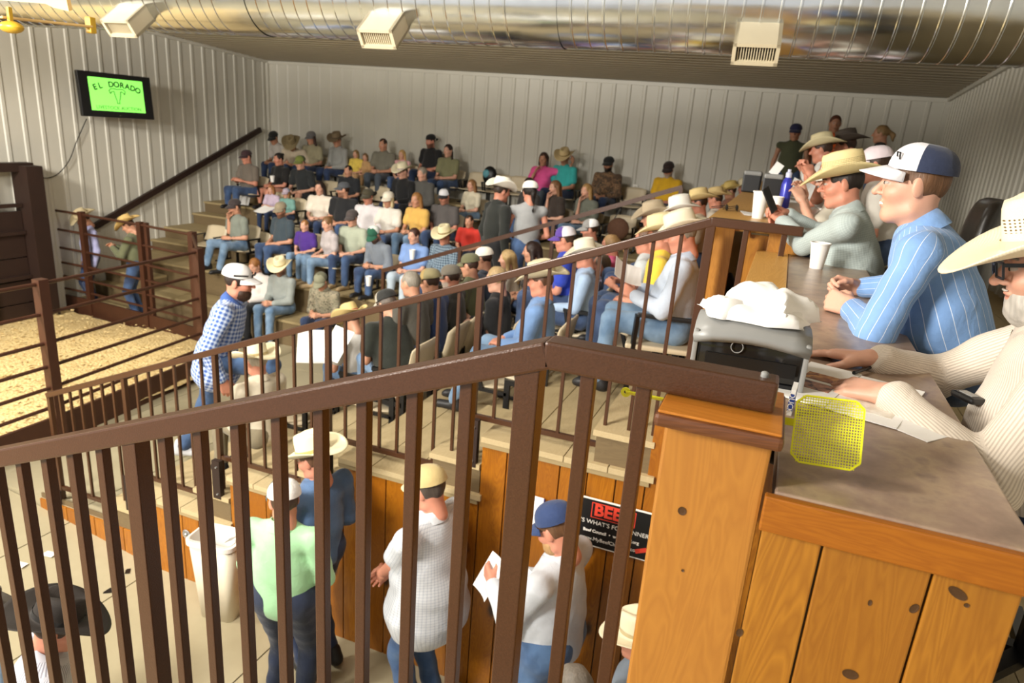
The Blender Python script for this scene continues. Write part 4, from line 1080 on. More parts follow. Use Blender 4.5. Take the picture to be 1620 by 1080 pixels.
# ================================================================ THE CROWD
def hc_local(seat, s, lean, side, head, pose='sit'):
    hz = seat / s + .085 if pose == 'sit' else .93
    d = unit((math.sin(side), math.sin(lean), math.cos(lean))); nb = V3((0, 0, hz)) + d * .47
    nd = unit(d * .55 + V3((0, 0, .55)) + np.cross(d, unit(V3((1, 0, 0)) - d * d[0])) * (.12 + .35 * max(0, head[1])) * -1 * -1)
    return (nb + nd * .152) * s
def spot(px, py, floor, face, seat, s, lean, side, head, ax, lo, hi, pose='sit'):
    for _ in range(4):
        h = hc_local(seat, s, lean, side, head, pose); a = R(face)
        wx, wy = h[0] * math.cos(a) - h[1] * math.sin(a), h[0] * math.sin(a) + h[1] * math.cos(a)
        X, Y, u = ray(px, py); t = (floor + h[2] - EZ) / u
        p = [X * t - wx, Y * t - wy]
        if lo is None: break
        c = min(max(p[ax], lo), hi)
        if abs(c - p[ax]) < .01: break
        t = ((c + (wx, wy)[ax])) / (X, Y)[ax]; dz = EZ + u * t - floor - h[2]; p = [X * t - wx, Y * t - wy]
        ns = min(max(seat + dz, .26), .74)
        if abs(ns - seat) < .005: break
        seat = ns
    return (p[0], p[1], floor), seat
def sit(label, k, px, py, arm='B', face=None, seat=None, s=1.0, lean=.1, side=0, head=(0, .15), ch=True, lo=None, hi=None, floor=None, **kw):
    if arm == 'B': f = 180 if face is None else face; ax = 1; l, h = TY[k] + .5, TY[k] + .78; seat = seat or .37
    else: f = 90 if face is None else face; ax = 0; l, h = TX[k] + .72, TX[k] + 1.02; seat = seat or .5
    if lo is not None: l, h = lo, hi
    fl = TZ[k] if floor is None else floor
    s = s * (1.12 if arm == 'B' else 1.06)
    pos, seat = spot(px, py, fl, f, seat, s, lean, side, head, ax, l, h)
    o, J = person(label, pos, f, 'sit', s=s, seat=seat, lean=lean, side=side, head=head, **kw)
    if ch:
        cf = 180 if arm == 'B' else 90
        c = chair('beige stadium chair under the ' + label.replace('person', 'one', 1).replace('one in', 'person in', 1) if False else 'beige chair holding the ' + ' '.join(label.split()[:11]).rstrip(','), (pos[0], pos[1], fl), cf)
        sc_ = max(.75, min(1.15, (seat) / .40)); c.scale = (1, 1, sc_)
    return o, J
J1 = ('#2c3c5c', 'denim', '#4a6690'); J2 = ('#22304e', 'denim', '#33476e'); J3 = ('#5a7796', 'denim', '#8ea8c2'); BK = ('#17171a', 'plain', '#ffffff')
P_ = lambda c, k='plain', c2='#ffffff', sc=1.0: (c, k, c2, sc)
bg = dict(q=3)
# --- top row, against the back wall (tier 0)
sit('person in grey and white shirt and black cap hunched in the top row corner', 0, 433, 222, face=165, lean=.45, head=(.3, .4), hat=('cap', '#151515', '#151515'), shirt=P_('#b5aea6'), pants=J2, hands='knees', tone='t', ch=False, **bg)
sit('person in pale shirt bending forward under a wide tan hat in the top row corner', 0, 462, 236, face=200, lean=.7, head=(0, .6), hat=('cow', '#8a7a58'), shirt=P_('#c9b9a0'), sleeve='short', hands='knees', **bg)
sit('person with long dark hair, grey cap and khaki tee in the top row', 0, 492, 222, sex='f', hair=('long', '#3b2318'), hat=('cap', '#6d6a6a', '#6d6a6a'), shirt=P_('#a39a7c'), pants=J2, tone='m', **bg)
sit('person in grey long sleeved shirt and brown cowboy hat in the top row', 0, 533, 224, face=165, head=(.3, .2), hat=('cow', '#7c6a50', '#4a3b2a'), shirt=P_('#9c9c98'), sleeve='long', collar=True, pants=J2, **bg)
sit('small child in yellow top sitting in the top row', 0, 563, 245, s=.68, sex='f', hair=('bob', '#8a6a3a'), shirt=P_('#e6c95a'), pants=P_('#c9a27a'), tone='l', ch=False, **bg)
sit('small child in tan top leaning on the child in yellow', 0, 578, 252, s=.62, sex='f', hair=('bob', '#7a5a35'), shirt=P_('#c09868'), pants=P_('#b08a60'), tone='l', ch=False, **bg)
sit('person with short brown hair in a dark grey tee, top row left of centre', 0, 606, 232, shirt=P_('#7a7668'), pants=P_('#4a525c'), hands='clasp', g=1.05, **bg)
sit('blond girl in pink checked top in the top row', 0, 636, 245, s=.78, sex='f', hair=('long', '#c29a5c'), shirt=P_('#d89a9c', 'check', '#f4d4d0'), sleeve='none', tone='l', **bg)
sit('big bearded person in a black tee and black cap in the top row', 0, 681, 224, face=165, g=1.15, hat=('cap', '#111111', '#111111', '#111111', 'back'), beard=('#3a2416', .8), shirt=P_('#17171a'), pants=J2, tone='r', **bg)
sit('person with dark braid and olive tee in the top row', 0, 709, 240, face=170, sex='f', g=1.1, hair=('braid', '#251810'), shirt=P_('#7e7c5a'), pants=J1, tone='l', hands='clasp', **bg)
sit('person in bright pink tee stretching an arm along the chair backs', 0, 860, 252, sex='f', hair=('bob', '#3a2016'), shirt=P_('#e8589a'), pants=P_('#55606c'), tone='t', wr=((.05, .28, .75), (-.56, .12, .93)), **bg)
sit('person in turquoise shirt and straw cowboy hat in the top row', 0, 893, 250, face=158, head=(.3, .3), g=1.12, hat=('cow', '#c9b284', '#8d7a50'), shirt=P_('#35a9a6'), pants=J2, tone='t', **bg)
sit('bearded person in brown camouflage jacket and black cap in the top row', 0, 962, 264, face=170, g=1.12, hat=('cap', '#1b1b1b', '#1b1b1b'), beard=('#15100c', 1), shirt=P_('#7a5c40', 'camo', '#4b3828'), sleeve='long', pants=J2, tone='t', **bg)
sit('person in mustard yellow tee and dark cap, last in the top row', 0, 1057, 271, face=160, head=(.2, .35), g=1.18, hat=('cap', '#2d1e1c', '#2d1e1c'), beard=('#b9b0a4', .9), shirt=P_('#d9a91c'), pants=J2, tone='r', **bg)
# --- tier 1
sit('person in brown grey tee and maroon cap holding white papers on the second tier', 1, 391, 281, face=170, g=1.1, hat=('cap', '#3a2428', '#3a2428'), shirt=P_('#756b60'), pants=J1, hands='read', tone='r', lo=11.95, hi=12.3, **bg)
sit('dark haired person in black v neck tee holding a foam cup', 1, 441, 254, face=165, sex='f', g=1.15, hair=('bun', '#1f1613'), shirt=P_('#1d1b1b'), pants=P_('#c08a70'), shorts=True, tone='r', hands='clasp', **bg)
sit('young person in camouflage cap and dark tee leaning forward', 1, 475, 262, lean=.3, hat=('cap', '#77803a', '#4e5228'), shirt=P_('#25282a'), shorts=True, pants=P_('#2b2c30'), tone='l', hands='knees', **bg)
sit('dark haired boy in black printed tee', 1, 551, 272, s=.88, hair=('short', '#17110e'), shirt=P_('#1f2126'), pants=J2, tone='m', **bg)
sit('person in black jacket and cream cowboy hat looking aside', 1, 637, 272, face=165, hat=('cow', '#e6dcbc', '#aa9999'), shirt=P_('#141416'), sleeve='long', pants=J2, tone='l', **bg)
sit('older person with grey hair wrapped in a dark grey shawl', 1, 668, 282, face=165, sex='f', g=1.1, hair=('short', '#8d8476'), shirt=P_('#55534f'), sleeve='long', pants=BK, tone='l', **bg)
sit('girl with long light brown hair in a pale top', 1, 746, 296, face=160, s=.85, sex='f', hair=('long', '#8c6238'), shirt=P_('#d6cdb4'), pants=J3, tone='l', hands='clasp', **bg)
sit('person with long dark hair partly hidden behind the white capped standing one', 1, 836, 296, face=150, sex='f', hair=('long', '#2a1c16'), shirt=P_('#3a3634'), pants=J1, tone='m', **bg)
sit('person with long brown hair in a dark brown tee eating', 1, 878, 298, face=140, sex='f', hair=('long', '#7b5636'), shirt=P_('#3a2f29'), pants=J2, hands='chin', tone='l', **bg)
sit('person with curly blond hair and grey lettered tee holding a phone to the mouth', 1, 928, 302, face=150, sex='f', hair=('longcurl', '#a5804e'), shirt=P_('#6f7368'), pants=J3, hands='chin', tone='l', **bg)
# --- tier 2
sit('little girl in lavender top reading', 2, 429, 300, s=.68, sex='f', hair=('bob', '#a06a3c'), shirt=P_('#cbb8cc'), pants=J2, tone='l', hands='read', **bg)
sit('child in teal top and a multicoloured cap', 2, 453, 306, s=.68, sex='f', hair=('bob', '#94683c'), hat=('cap', '#b9a9b8', '#8795ab'), shirt=P_('#7aa79e'), pants=J2, tone='l', **bg)
sit('person with long dark hair in a white printed tee', 2, 506, 297, face=190, sex='f', hair=('long', '#231712'), shirt=P_('#e8dccb'), pants=J2, tone='l', hands='clasp', **bg)
sit('person in grey cap and black tee looking back over the shoulder', 2, 543, 301, face=185, head=(-.9, 0), g=1.1, hat=('cap', '#53565c', '#53565c'), beard=('#4a3020', .7), shirt=P_('#1c1d20'), pants=J1, tone='m', **bg)
sit('person in white long sleeved shirt and olive cap', 2, 582, 312, g=1.15, hat=('cap', '#46402e', '#46402e'), shirt=P_('#e6e0e2'), sleeve='long', collar=True, pants=J1, tone='r', **bg)
sit('blond person in white shirt, white cap and sunglasses', 2, 614, 318, sex='f', hair=('bob', '#d9c79a'), hat=('cap', '#e8e0cc', '#e8e0cc'), shirt=P_('#e8e2d6'), pants=J1, tone='m', hands='clasp', **bg)
sit('person with long wavy light brown hair in a yellow tee', 2, 659, 316, face=170, sex='f', hair=('longcurl', '#9a6c3a'), shirt=P_('#e2b45c'), pants=J3, tone='m', hands='clasp', **bg)
sit('red faced person in charcoal tee and black and white cap', 2, 703, 312, face=175, g=1.12, hat=('cap', '#d8d8dc', '#1c1c20', '#202024'), beard=('#7a5a48', .5), shirt=P_('#5b5654'), pants=J1, tone='r', **bg)
sit('child in a red tee behind the standing one in black', 2, 742, 358, s=.8, hair=('short', '#3a2416'), shirt=P_('#cf3427'), pants=J2, tone='m', lo=10.9, hi=11.6, **bg)
# --- tier 3
sit('person in grey polo and dark cap resting the chin on one hand', 3, 371, 328, face=165, g=1.05, hat=('cap', '#3a3030', '#3a3030'), shirt=P_('#7f857a'), pants=J3, tone='m', hands='chin', shoe='b', legs=(.2, .42, .1), **bg)
sit('bearded person in dark teal tee and camouflage cap', 3, 444, 333, face=165, g=1.12, hat=('cap', '#93866e', '#93866e'), beard=('#4a3222', .8), shirt=P_('#3a4750'), pants=J1, tone='m', head=(.3, .2), **bg)
sit('boy in purple tee with a white print', 3, 482, 357, s=.78, hair=('short', '#9a6a38'), shirt=P_('#4b2a86'), pants=J3, tone='l', shoe='o', **bg)
sit('person with light brown hair tied back in a pale grey tee', 3, 518, 354, face=150, s=.95, sex='f', hair=('bun', '#7c5a38'), shirt=P_('#b9b0b0'), pants=J3, tone='l', head=(.3, .3), shoe='o', **bg)
sit('person in pale green checked shirt and dark grey cap', 3, 557, 346, hat=('cap', '#4b4240', '#4b4240'), shirt=P_('#b9bfa9', 'check', '#7d8a7c'), sleeve='short', collar=True, pants=J1, tone='l', shoe='o', **bg)
sit('person in grey shirt and green and white cap bowing the head', 3, 592, 372, face=165, lean=.35, head=(.2, .6), hat=('cap', '#1f5a44', '#dfe3dc', '#1f5a44'), beard=('#2c2018', .9), shirt=P_('#7d8590'), sleeve='roll', collar=True, pants=J1, tone='m', hands='clasp', **bg)
sit('person with short dark hair in a light blue overshirt holding a drink', 3, 655, 373, face=170, sex='f', g=1.2, hair=('short', '#43261c'), shirt=P_('#7d9bd0'), pants=P_('#b4c4d2', 'denim', '#c9d6e0'), tone='l', hands='clasp', **bg)
sit('person in blue plaid shirt and cream cowboy hat in the third row up', 3, 703, 374, face=170, g=1.1, hat=('cow', '#e9dcb4', '#8d7a50', False, .06), shirt=P_('#35465c', 'plaid', '#8fa3b0'), sleeve='long', pants=J1, tone='r', hands='clasp', **bg)
# --- first row: sitting on the lowest tier with feet on the floor
fr = dict(ch=False, floor=-.05, lo=9.15, hi=9.35, seat=.46, q=2)
sit('person with reddish hair in a white long sleeved top and black trousers, front row', 4, 403, 420, sex='f', g=1.1, hair=('short', '#93602f'), shirt=P_('#ece4de'), sleeve='long', pants=BK, tone='l', hands='clasp', head=(0, .35), **fr)
sit('person in grey button shirt and cream cowboy hat in the front row', 4, 443, 424, face=175, hat=('cow', '#ecdfb8', '#b5a274'), beard=('#4a2c1c', .8), shirt=P_('#9aa09c'), sleeve='long', collar=True, pants=J3, tone='m', hands='clasp', head=(.35, .2), **fr)
sit('person in tan patterned shirt and camouflage cap counting on the fingers, front row', 4, 508, 446, face=180, lean=.3, hat=('cap', '#8b8a72', '#67664f'), shirt=P_('#9d937c', 'camo', '#85806a'), sleeve='roll', collar=True, pants=J2, tone='m', hands='clasp', head=(.1, .5), **fr)
# --- right bank, facing the ring
rb = dict(arm='R', q=2)
def RS(label, k, px, py, yr=None, **kw):
    d = dict(rb); d.update(kw); return sit(label, k, px, py, **d)
RS('old person in cream shirt and cream cowboy hat, lowest seat of right bank', 4, 405, 572, face=80, hat=('cow', '#efe3c0', '#b5a274'), hair=('short', '#b0a490'), shirt=P_('#d8cdb6'), sleeve='long', collar=True, pants=P_('#8b8068'), tone='r', ch=False, head=(0, .1))
RS('person under a straw cowboy hat with a red band holding up a printed catalogue', 4, 556, 506, face=70, lean=.3, hat=('cow', '#e2c988', '#b03a2e'), shirt=P_('#d9d6d0'), sleeve='short', pants=P_('#4d6788', 'denim', '#6d88a8'), tone='m', hands='read', head=(0, .5))
RS('person in black tee and black cap seen from behind, leaning towards the catalogue', 3, 612, 482, face=60, lean=.38, seat=.5, g=1.22, hat=('cap', '#b3ab9a', '#2a2a28'), hair=('short', '#6d6259'), shirt=P_('#22261f'), sleeve='short', pants=P_('#5f7a9c', 'denim', '#86a0bc'), tone='m', hands='clasp', head=(.3, .45), tuck=False)
RS('grey haired person with brown hair neighbour, nearly hidden by the black tee', 3, 650, 449, face=80, hair=('short', '#8d8578'), shirt=P_('#4d4a42'), tone='m', q=3, ch=False)
RS('person in tan camouflage cap and navy shirt behind the black tee', 3, 680, 447, face=85, hat=('cap', '#a68c54', '#8f8560'), shirt=P_('#2c3f6a'), sleeve='long', pants=J1, tone='m', q=3)
RS('white bearded person in grey cap and dark tee looking down to the ring', 3, 712, 440, face=95, hat=('cap', '#6d665a', '#6d665a'), beard=('#cfc8bc', .9), shirt=P_('#3a3a36'), sleeve='short', tone='r', q=3)
RS('person in olive cap and olive tee in the middle of the right bank', 3, 743, 421, face=90, hat=('cap', '#6c6a4c', '#6c6a4c'), shirt=P_('#6b7050'), tone='m', q=3)
RS('person in a cream cap behind the olive capped one', 3, 765, 410, face=90, hat=('cap', '#efe8d8', '#efe8d8'), shirt=P_('#4a5568'), tone='m', q=3)
RS('blond person with crossed bare legs and black tee', 3, 786, 442, face=95, lean=.05, sex='f', hair=('short', '#b3966a'), shirt=P_('#17171a'), shorts=True, pants=P_('#2c3038'), tone='l', hands='cross', knees=((.05, .40, .72), (-.02, .42, .60)), seat=.5, s=1.12, lo=-2.8, hi=-2.6)
RS('person with long blond hair in the right bank', 3, 803, 410, face=100, sex='f', hair=('long', '#b89a68'), shirt=P_('#d8cfc0'), tone='l', q=3)
RS('person with dark hair and sunglasses pushed up', 2, 842, 398, face=100, sex='f', hair=('long', '#2c1c17'), shirt=P_('#4a4440'), tone='m', q=3, lo=-2.72, hi=-2.6)
RS('person in medium blue shirt and cream cowboy hat beside the second rail', 2, 856, 446, face=100, lean=-.05, g=1.15, hat=('cow', '#d9ccaa', '#b3a27a'), hair=('short', '#5a3c28'), shirt=P_('#6e8fbe'), sleeve='long', collar=True, pants=J3, tone='r', hands='lap', lo=-1.8, hi=-1.7, legs=(.15, .43, .2))
RS('person in royal blue shirt and purple and white cap', 2, 893, 380, face=100, hat=('cap', '#5b3f9a', '#efeaf2', '#5b3f9a'), shirt=P_('#2f45b5'), tone='r', q=3)
RS('person in a grey shirt and grey and white mesh cap', 2, 933, 364, face=110, hat=('cap', '#8d8b88', '#eeeeee'), beard=('#8a6a54', .5), shirt=P_('#8a8d90'), tone='r', q=3, lo=-2.3, hi=-1.9)
RS('person in pale blue shirt and white cowboy hat, second chair from the rail', 2, 925, 405, face=105, lean=.0, hat=('cow', '#f3ead2', '#c7b98e', False, .06), hair=('short', '#a79a88'), shirt=P_('#a9c0dd'), sleeve='long', collar=True, tone='r', lo=-1.8, hi=-1.7, legs=(.12, .43, .15), q=2)
RS('person in bright pink top with blond ponytail and sunglasses on top', 2, 966, 388, face=100, sex='f', hair=('pony', '#9c7a4e'), shirt=P_('#e0608e'), tone='r', q=3, lo=-1.8, hi=-1.7)
RS('person in lilac shirt next to the pink top', 2, 952, 420, face=95, hair=('short', '#7a6a5a'), shirt=P_('#b8b9e0'), sleeve='long', tone='r', q=3, lo=-1.8, hi=-1.7, ch=False)
RS('person with grey tee reading a catalogue beside the pink top', 1, 1022, 380, face=90, lo=-1.15, hi=-1.05, hair=('short', '#6a4a34'), shirt=P_('#c6cbcc'), tone='r', hands='read', q=3)
RS('person in pale striped shirt and cream hat reading a sheet in the high black chair', 1, 1078, 372, face=98, lean=.02, seat=.62, g=1.2, lo=-.75, hi=-.6, hat=('cow', '#efe5cb', '#c9b98e', False, .06, .11, .85), hair=('short', '#8c8274'), shirt=P_('#b9c6da', 'fine', '#dfe6f0'), sleeve='long', collar=True, pants=P_('#587492', 'denim', '#8aa4bd'), tone='r', hands='read', legs=(.13, .44, .05), ch=False, head=(0, .3))
RS('person with orange sunburnt neck and straw hat just left of the high black chair', 1, 1045, 372, face=95, hat=('cow', '#e9d7a6', '#a78f5a', False, .05, .11, .85), shirt=P_('#e7c443'), tone='r', hair=('short', '#6a5040'), q=2, lo=-.95, hi=-.8, seat=.55)
RS('person in a tall white felt hat in the cluster of hats', 1, 1075, 338, face=100, hat=('cow', '#fbf6ea', '#e8dfc8', False, .05, .12, .75), shirt=P_('#c8b8a8'), tone='r', q=3, ch=False)
RS('person under a battered beige felt hat left of the tall white hat', 1, 1033, 346, face=110, lo=-1.25, hi=-1.15, hat=('cow', '#bba98c', '#94846a'), shirt=P_('#b5a48c'), tone='m', q=3, ch=False)
RS('person under a yellow straw hat right of the tall white hat', 1, 1105, 322, face=100, hat=('cow', '#e8cf92', '#a98d52'), shirt=P_('#bda890'), tone='r', q=3, ch=False)
RS('person in an open straw hat with dark hatband sitting below the far counter', 1, 1132, 316, face=80, hat=('cow', '#d8bd83', '#554633'), shirt=P_('#c3b8a8'), tone='r', q=3, ch=False, lo=-.9, hi=-.75)
RS('person in a broad yellow straw hat tilted up, beside the wooden ledge', 1, 1155, 303, face=115, hat=('cow', '#e3c778', '#a3834a'), shirt=P_('#8a5a44'), tone='t', q=3, ch=False, lo=-.85, hi=-.7)
RS('person in a small pale straw hat at the far end of the ledge', 1, 1178, 298, face=115, hat=('cow', '#e5d8b8', '#c3b38a'), shirt=P_('#7a5c50'), tone='r', q=3, ch=False, lo=-.62, hi=-.57)
# --- empty chairs
for lab, k, px, py, arm in (('empty beige chair at the end of the third row beside the steps', 3, 340, 362, 'B'), ('empty beige chair between the grey polo and the teal tee', 3, 408, 372, 'B'), ('empty beige chair left of the dark haired boy', 1, 520, 290, 'B'), ('empty beige chair right of the dark haired boy', 1, 598, 292, 'B'),
        ('empty beige top row chair with drink bottles right of the olive tee', 0, 757, 285, 'B'), ('empty beige top row chair with a backpack hanging beside it', 0, 790, 290, 'B'), ('empty beige top row chair under the outstretched arm', 0, 822, 292, 'B'), ('empty beige top row chair between the camouflage jacket and the yellow tee', 0, 1000, 315, 'B'),
        ('empty beige chair with a brown bag slung on its back by the handrail', 1, 985, 345, 'B'), ('empty beige chair behind the white printed tee', 2, 482, 330, 'B')):
    if arm == 'B':
        p = Pz(px, py, TZ[k] + .62); y_ = min(max(p.y, TY[k] + .5), TY[k] + .8); p = PY(px, py, y_ + .2); chair(lab, (p.x, y_, TZ[k]), 180)
for k, y in ((4, 5.5), (4, 6.4), (3, 5.35), (3, 6.9), (2, 5.4), (2, 6.9), (1, 5.75), (1, 6.4)):
    chair('empty beige chair of the right bank in row %s up, %s' % ({4: 'one', 3: 'two', 2: 'three', 1: 'four'}[k], 'nearest the rail' if y in (5.5, 5.35, 5.4, 5.75) else 'farther from the rail'), (TX[k] + .62, y, TZ[k]), 90)
# --- standing in the crowd
def stand(label, px, py, floor, dist=None, face=180, s=1.0, lean=.02, head=(0, .1), Y=None, **kw):
    h = hc_local(0, s, lean, 0, head, 'stand'); X, Yr, u = ray(px, py)
    if Y is not None: t = Y / Yr; fl = EZ + u * t - h[2]; floor = floor
    else: t = (floor + h[2] - EZ) / u
    a = R(face); wx, wy = -h[1] * math.sin(a), h[1] * math.cos(a)
    if Y is not None: s2 = s * (EZ + u * t - floor) / h[2]; s = s2
    return person(label, (X * t - wx, Yr * t - wy, floor), face, 'stand', s=s, lean=lean, head=head, **kw)
stand('person in black shirt, black jeans and white cowboy hat standing in the aisle', 792, 303, 1.075, Y=9.05, face=-38, lean=.1, g=1.0, hat=('cow', '#f7f1e2', '#e8dfc8', False, .09, .115, .8), hair=('short', '#3a2c22'), shirt=P_('#1b1e1a'), sleeve='long', collar=True, pants=BK, tone='r', hands='lap', q=2)
stand('person in grey tank top and white cap standing beside the black shirt', 838, 305, 1.075, Y=9.1, face=20, sex='f', lean=.05, hat=('cap', '#f0ece4', '#f0ece4'), hair=('pony', '#1d1512'), shirt=P_('#9b9c9c'), sleeve='none', pants=J1, tone='r', hands='clasp', q=2, head=(.3, .1))
stand('person in olive tank top and navy cap standing at the far end of the counter', 1258, 210, 2.43, Y=12.6, face=175, g=1.1, hat=('cap', '#23234a', '#23234a'), shirt=P_('#4d5038'), sleeve='none', tone='t', q=3)
stand('person in orange tee standing against the back wall', 1321, 196, 2.43, Y=12.9, face=185, hair=('buzz', '#5a3020'), shirt=P_('#e8641c'), tone='t', q=3)
stand('blond person in black top in profile near the right wall', 1394, 212, 2.43, Y=11.8, face=85, sex='f', hair=('pony', '#9d7e55'), shirt=P_('#1a1a1c'), tone='m', q=3)
# --- beyond the ring fence
stand('person in lilac shirt and straw hat standing behind the ring fence by the wall', 133, 347, -.05, face=160, Y=8.7, hat=('cow', '#c5b48e', '#8b7a58'), shirt=P_('#a7a8cf'), sleeve='long', collar=True, pants=J2, tone='t', hands='lap', q=3, head=(0, .5))
stand('person in olive jacket and straw hat looking at a phone behind the ring fence', 204, 357, -.05, face=120, Y=8.75, hat=('cow', '#cfae6c', '#8b6e3c'), shirt=P_('#66694c'), sleeve='long', pants=J1, tone='m', hands='phone', q=3, head=(0, .5))
# --- walking up beside the ring fence
pos = (-4.95, 5.28, .0)
po, PJ = stand('bearded person in blue checked shirt and white cap with sunglasses stepping up towards the seats', 366, 446, .0, Y=5.3, face=-62, lean=.33, head=(0, .1), hat=('cap', '#f2f0ee', '#e6e4e6'), hair=('short', '#2a1a12'), beard=('#3a2416', 1, 1), shirt=P_('#3d5fa8', 'plaid', '#c9d8f0', 1.1), sleeve='long', collar=True, pants=('#2c3f60', 'denim', '#5575a0'), tone='r', wr=((.27, .12, .84), (-.2, -.05, .9)), q=1, tuck=False, feet=((.1, .28, .50), (-.1, -.32, .10)), shoe='w')
# ================================================================ FOUR STANDING IN THE PASSAGE
def passage(label, px, py, Y, face, **kw):
    return stand(label, px, py, -.35, Y=Y, face=face, **kw)
o1, _ = passage('person in mint green shirt, black jeans and white mesh cap, seen from behind', 449, 793, 3.12, 12, head=(.75, .1), hat=('cap', '#5d6560', '#f0eeec', '#5d6560'), hair=('short', '#4a3020'), shirt=P_('#a9dcab'), sleeve='long', collar=True, pants=('#1b2436', 'denim', '#2a3550'), tone='r', g=1.2, q=1, wr=((.10, .26, .98), (-.14, .26, .98)), tuck=True)
o2, _ = passage('person in blue denim shirt and cream straw cowboy hat against the pine wall', 497, 727, 3.55, 75, head=(.3, .25), lean=-.02, hat=('cow', '#f1e6bf', '#c3a86a', False, .05), hair=('short', '#6a4a34'), shirt=P_('#4d688e', 'denim', '#5f7da5'), sleeve='long', collar=True, pants=('#1f2c48', 'denim', '#2b3c60'), tone='r', g=1.12, q=1, hands='clasp')
o3, _ = passage('person in white checked shirt and tan cap in profile, hands clasped below the belly', 679, 775, 3.5, 80, head=(.05, .25), hat=('cap', '#dccb9c', '#cbb67f'), hair=('short', '#4a4038'), shirt=P_('#d2d5da', 'check', '#9aa3b3', 1.2), sleeve='short', collar=True, pants=('#35507a', 'denim', '#5a7aa5'), tone='r', g=1.35, q=1, wr=((.04, .30, .93), (-.05, .31, .93)), tuck=False)
o4, _ = passage('bearded person in white shirt, blue jeans and navy cap reading a white sheet', 882, 838, 3.42, 78, head=(.0, .45), hat=('cap', '#2b3f6b', '#2b3f6b'), hair=('short', '#6a4a30'), beard=('#b08a5c', 1, 1), shirt=P_('#cfd4dc'), sleeve='long', collar=True, pants=('#3c5880', 'denim', '#5f80aa'), tone='r', g=1.25, q=1, wr=((.1, .3, 1.12), (-.08, .34, 1.14)), hpose='pinch')
# cap logo, phone clip and belt
hd = l2w(o4, (0.02, .12, 1.66))
lo_ = MB(); lo_.bar((-.012, 0, -.012), (.012, 0, .012), .007, .004).bar((-.012, 0, .012), (.012, 0, -.012), .007, .004)
lg = lo_.build('cap_logo', plain('#d9a9b5', .5), o4)
capo = [c for c in o4.children if c.name.startswith('cap')][0] if [c for c in o4.children if c.name.startswith('cap')] else None
if capo: lg.matrix_basis = capo.matrix_basis @ Matrix.Translation((.03, .1, .045)) @ Matrix.Rotation(R(-25), 4, 'X')
p = l2w(o4, (-.12, .17, 1.27)); ph = MB().box((-.03, -.01, -.055), (.03, .012, .055), bev=.008).build('phone', M_BLKP); ph.location = p; ph.rotation_euler = (R(10), R(20), R(78)); tag(ph, 'black phone clipped in the breast pocket of the white shirt', 'phone')
sheet('paper_sheet', 'large white sheet with a printed corner held by the navy capped reader', 'paper', tuple(PF(777, 912, 3.7)), (R(62), R(4), R(-40)), .17, .26, fold=.02)
sheet('paper_sheet', 'second white sheet behind the first in the hands of the navy capped reader', 'paper', tuple(PF(826, 925, 3.65)), (R(75), R(0), R(-30)), .12, .24, fold=.01)
# low part of frame
b1, _ = stand('person in black cowboy hat and grey striped shirt seen from above at lower left', 86, 992, -.35, Y=1.82, face=-35, lean=.3, head=(-.1, .3), hat=('cow', '#2e2824', '#191512', False, .05, .12, 1.1), hair=('short', '#3a2a20'), shirt=P_('#d9d9e2', 'fine', '#3a3a52', .45), sleeve='long', collar=True, pants=J2, tone='r', q=1, g=1.1)
b2_, _ = stand('person in grey felt hat and pale blue shirt cut off at the left edge', -22, 965, -.35, Y=2.0, face=-10, lean=.1, head=(0, .2), hat=('cow', '#6a645c', '#4a443e', False, .05), shirt=P_('#8fa8c4'), sleeve='long', pants=J2, tone='r', q=2)
b3, _ = stand('grey haired person whose head just shows at the bottom edge', 906, 1088, -.35, Y=2.62, face=75, hair=('short', '#7d766c'), shirt=P_('#5b6470'), tone='r', q=2)
b4, _ = stand('person in a cream cowboy hat hidden behind the wooden pillar', 1010, 1012, -.35, Y=3.1, face=80, hat=('cow', '#efe4c4', '#c3b38a', False, .02), shirt=P_('#7d8a99'), sleeve='long', tone='r', q=2, s=.95)
# waste bin
wb = empty('waste_bin', tuple(Pz(352, 968, -.35)), R(8), 'tall cream plastic waste bin beside the pine wall', 'bin')
def rr(w_, d_, r, z, n=5):
    P = []
    for cx, cy_, a0 in ((w_ / 2 - r, d_ / 2 - r, 0), (-w_ / 2 + r, d_ / 2 - r, 90), (-w_ / 2 + r, -d_ / 2 + r, 180), (w_ / 2 - r, -d_ / 2 + r, 270)):
        for i in range(n + 1): a = R(a0 + 90 * i / n); P.append((cx + r * math.cos(a), cy_ + r * math.sin(a), z))
    return P + [P[0]]
M_BIN = plain('#ddd3bd', .45, 0, .04, name='cream_plastic')
MB().grid([rr(.30, .20, .05, 0), rr(.40, .27, .06, .72)]).build('body', M_BIN, wb, smooth=True, solid=.006)
MB().grid([rr(.41, .28, .06, .70), rr(.435, .305, .07, .71), rr(.435, .305, .07, .745), rr(.39, .26, .06, .75)]).build('rim', plain('#efe4da', .4), wb, smooth=True, solid=.004)
MB().grid([rr(.385, .255, .055, .755), rr(.37, .24, .055, .6), rr(.33, .22, .05, .35)]).build('liner_bag', M_WHITE, wb, smooth=True)
MB().grid([[(.06, -.02, .70), (.06, .1, .66)], [(.12, -.02, .76), (.12, .1, .72)]]).build('scrap_paper', M_PAPER, wb, solid=.002)
# wall outlet
ot = empty('wall_outlet', tuple(PY(295, 845, WY - .02)), 0, 'small round steel outlet cover low on the pine wall', 'outlet')
MB().lathe([(0, .0), (.03, .0), (.04, .006), (.045, .0)], 20, axis=Matrix.Rotation(R(90), 3, 'X')).build('cover', M_GREY, ot, smooth=True); MB().ball((0, -.012, 0), (.018, .01, .018)).build('socket', M_CHROME, ot, smooth=True)
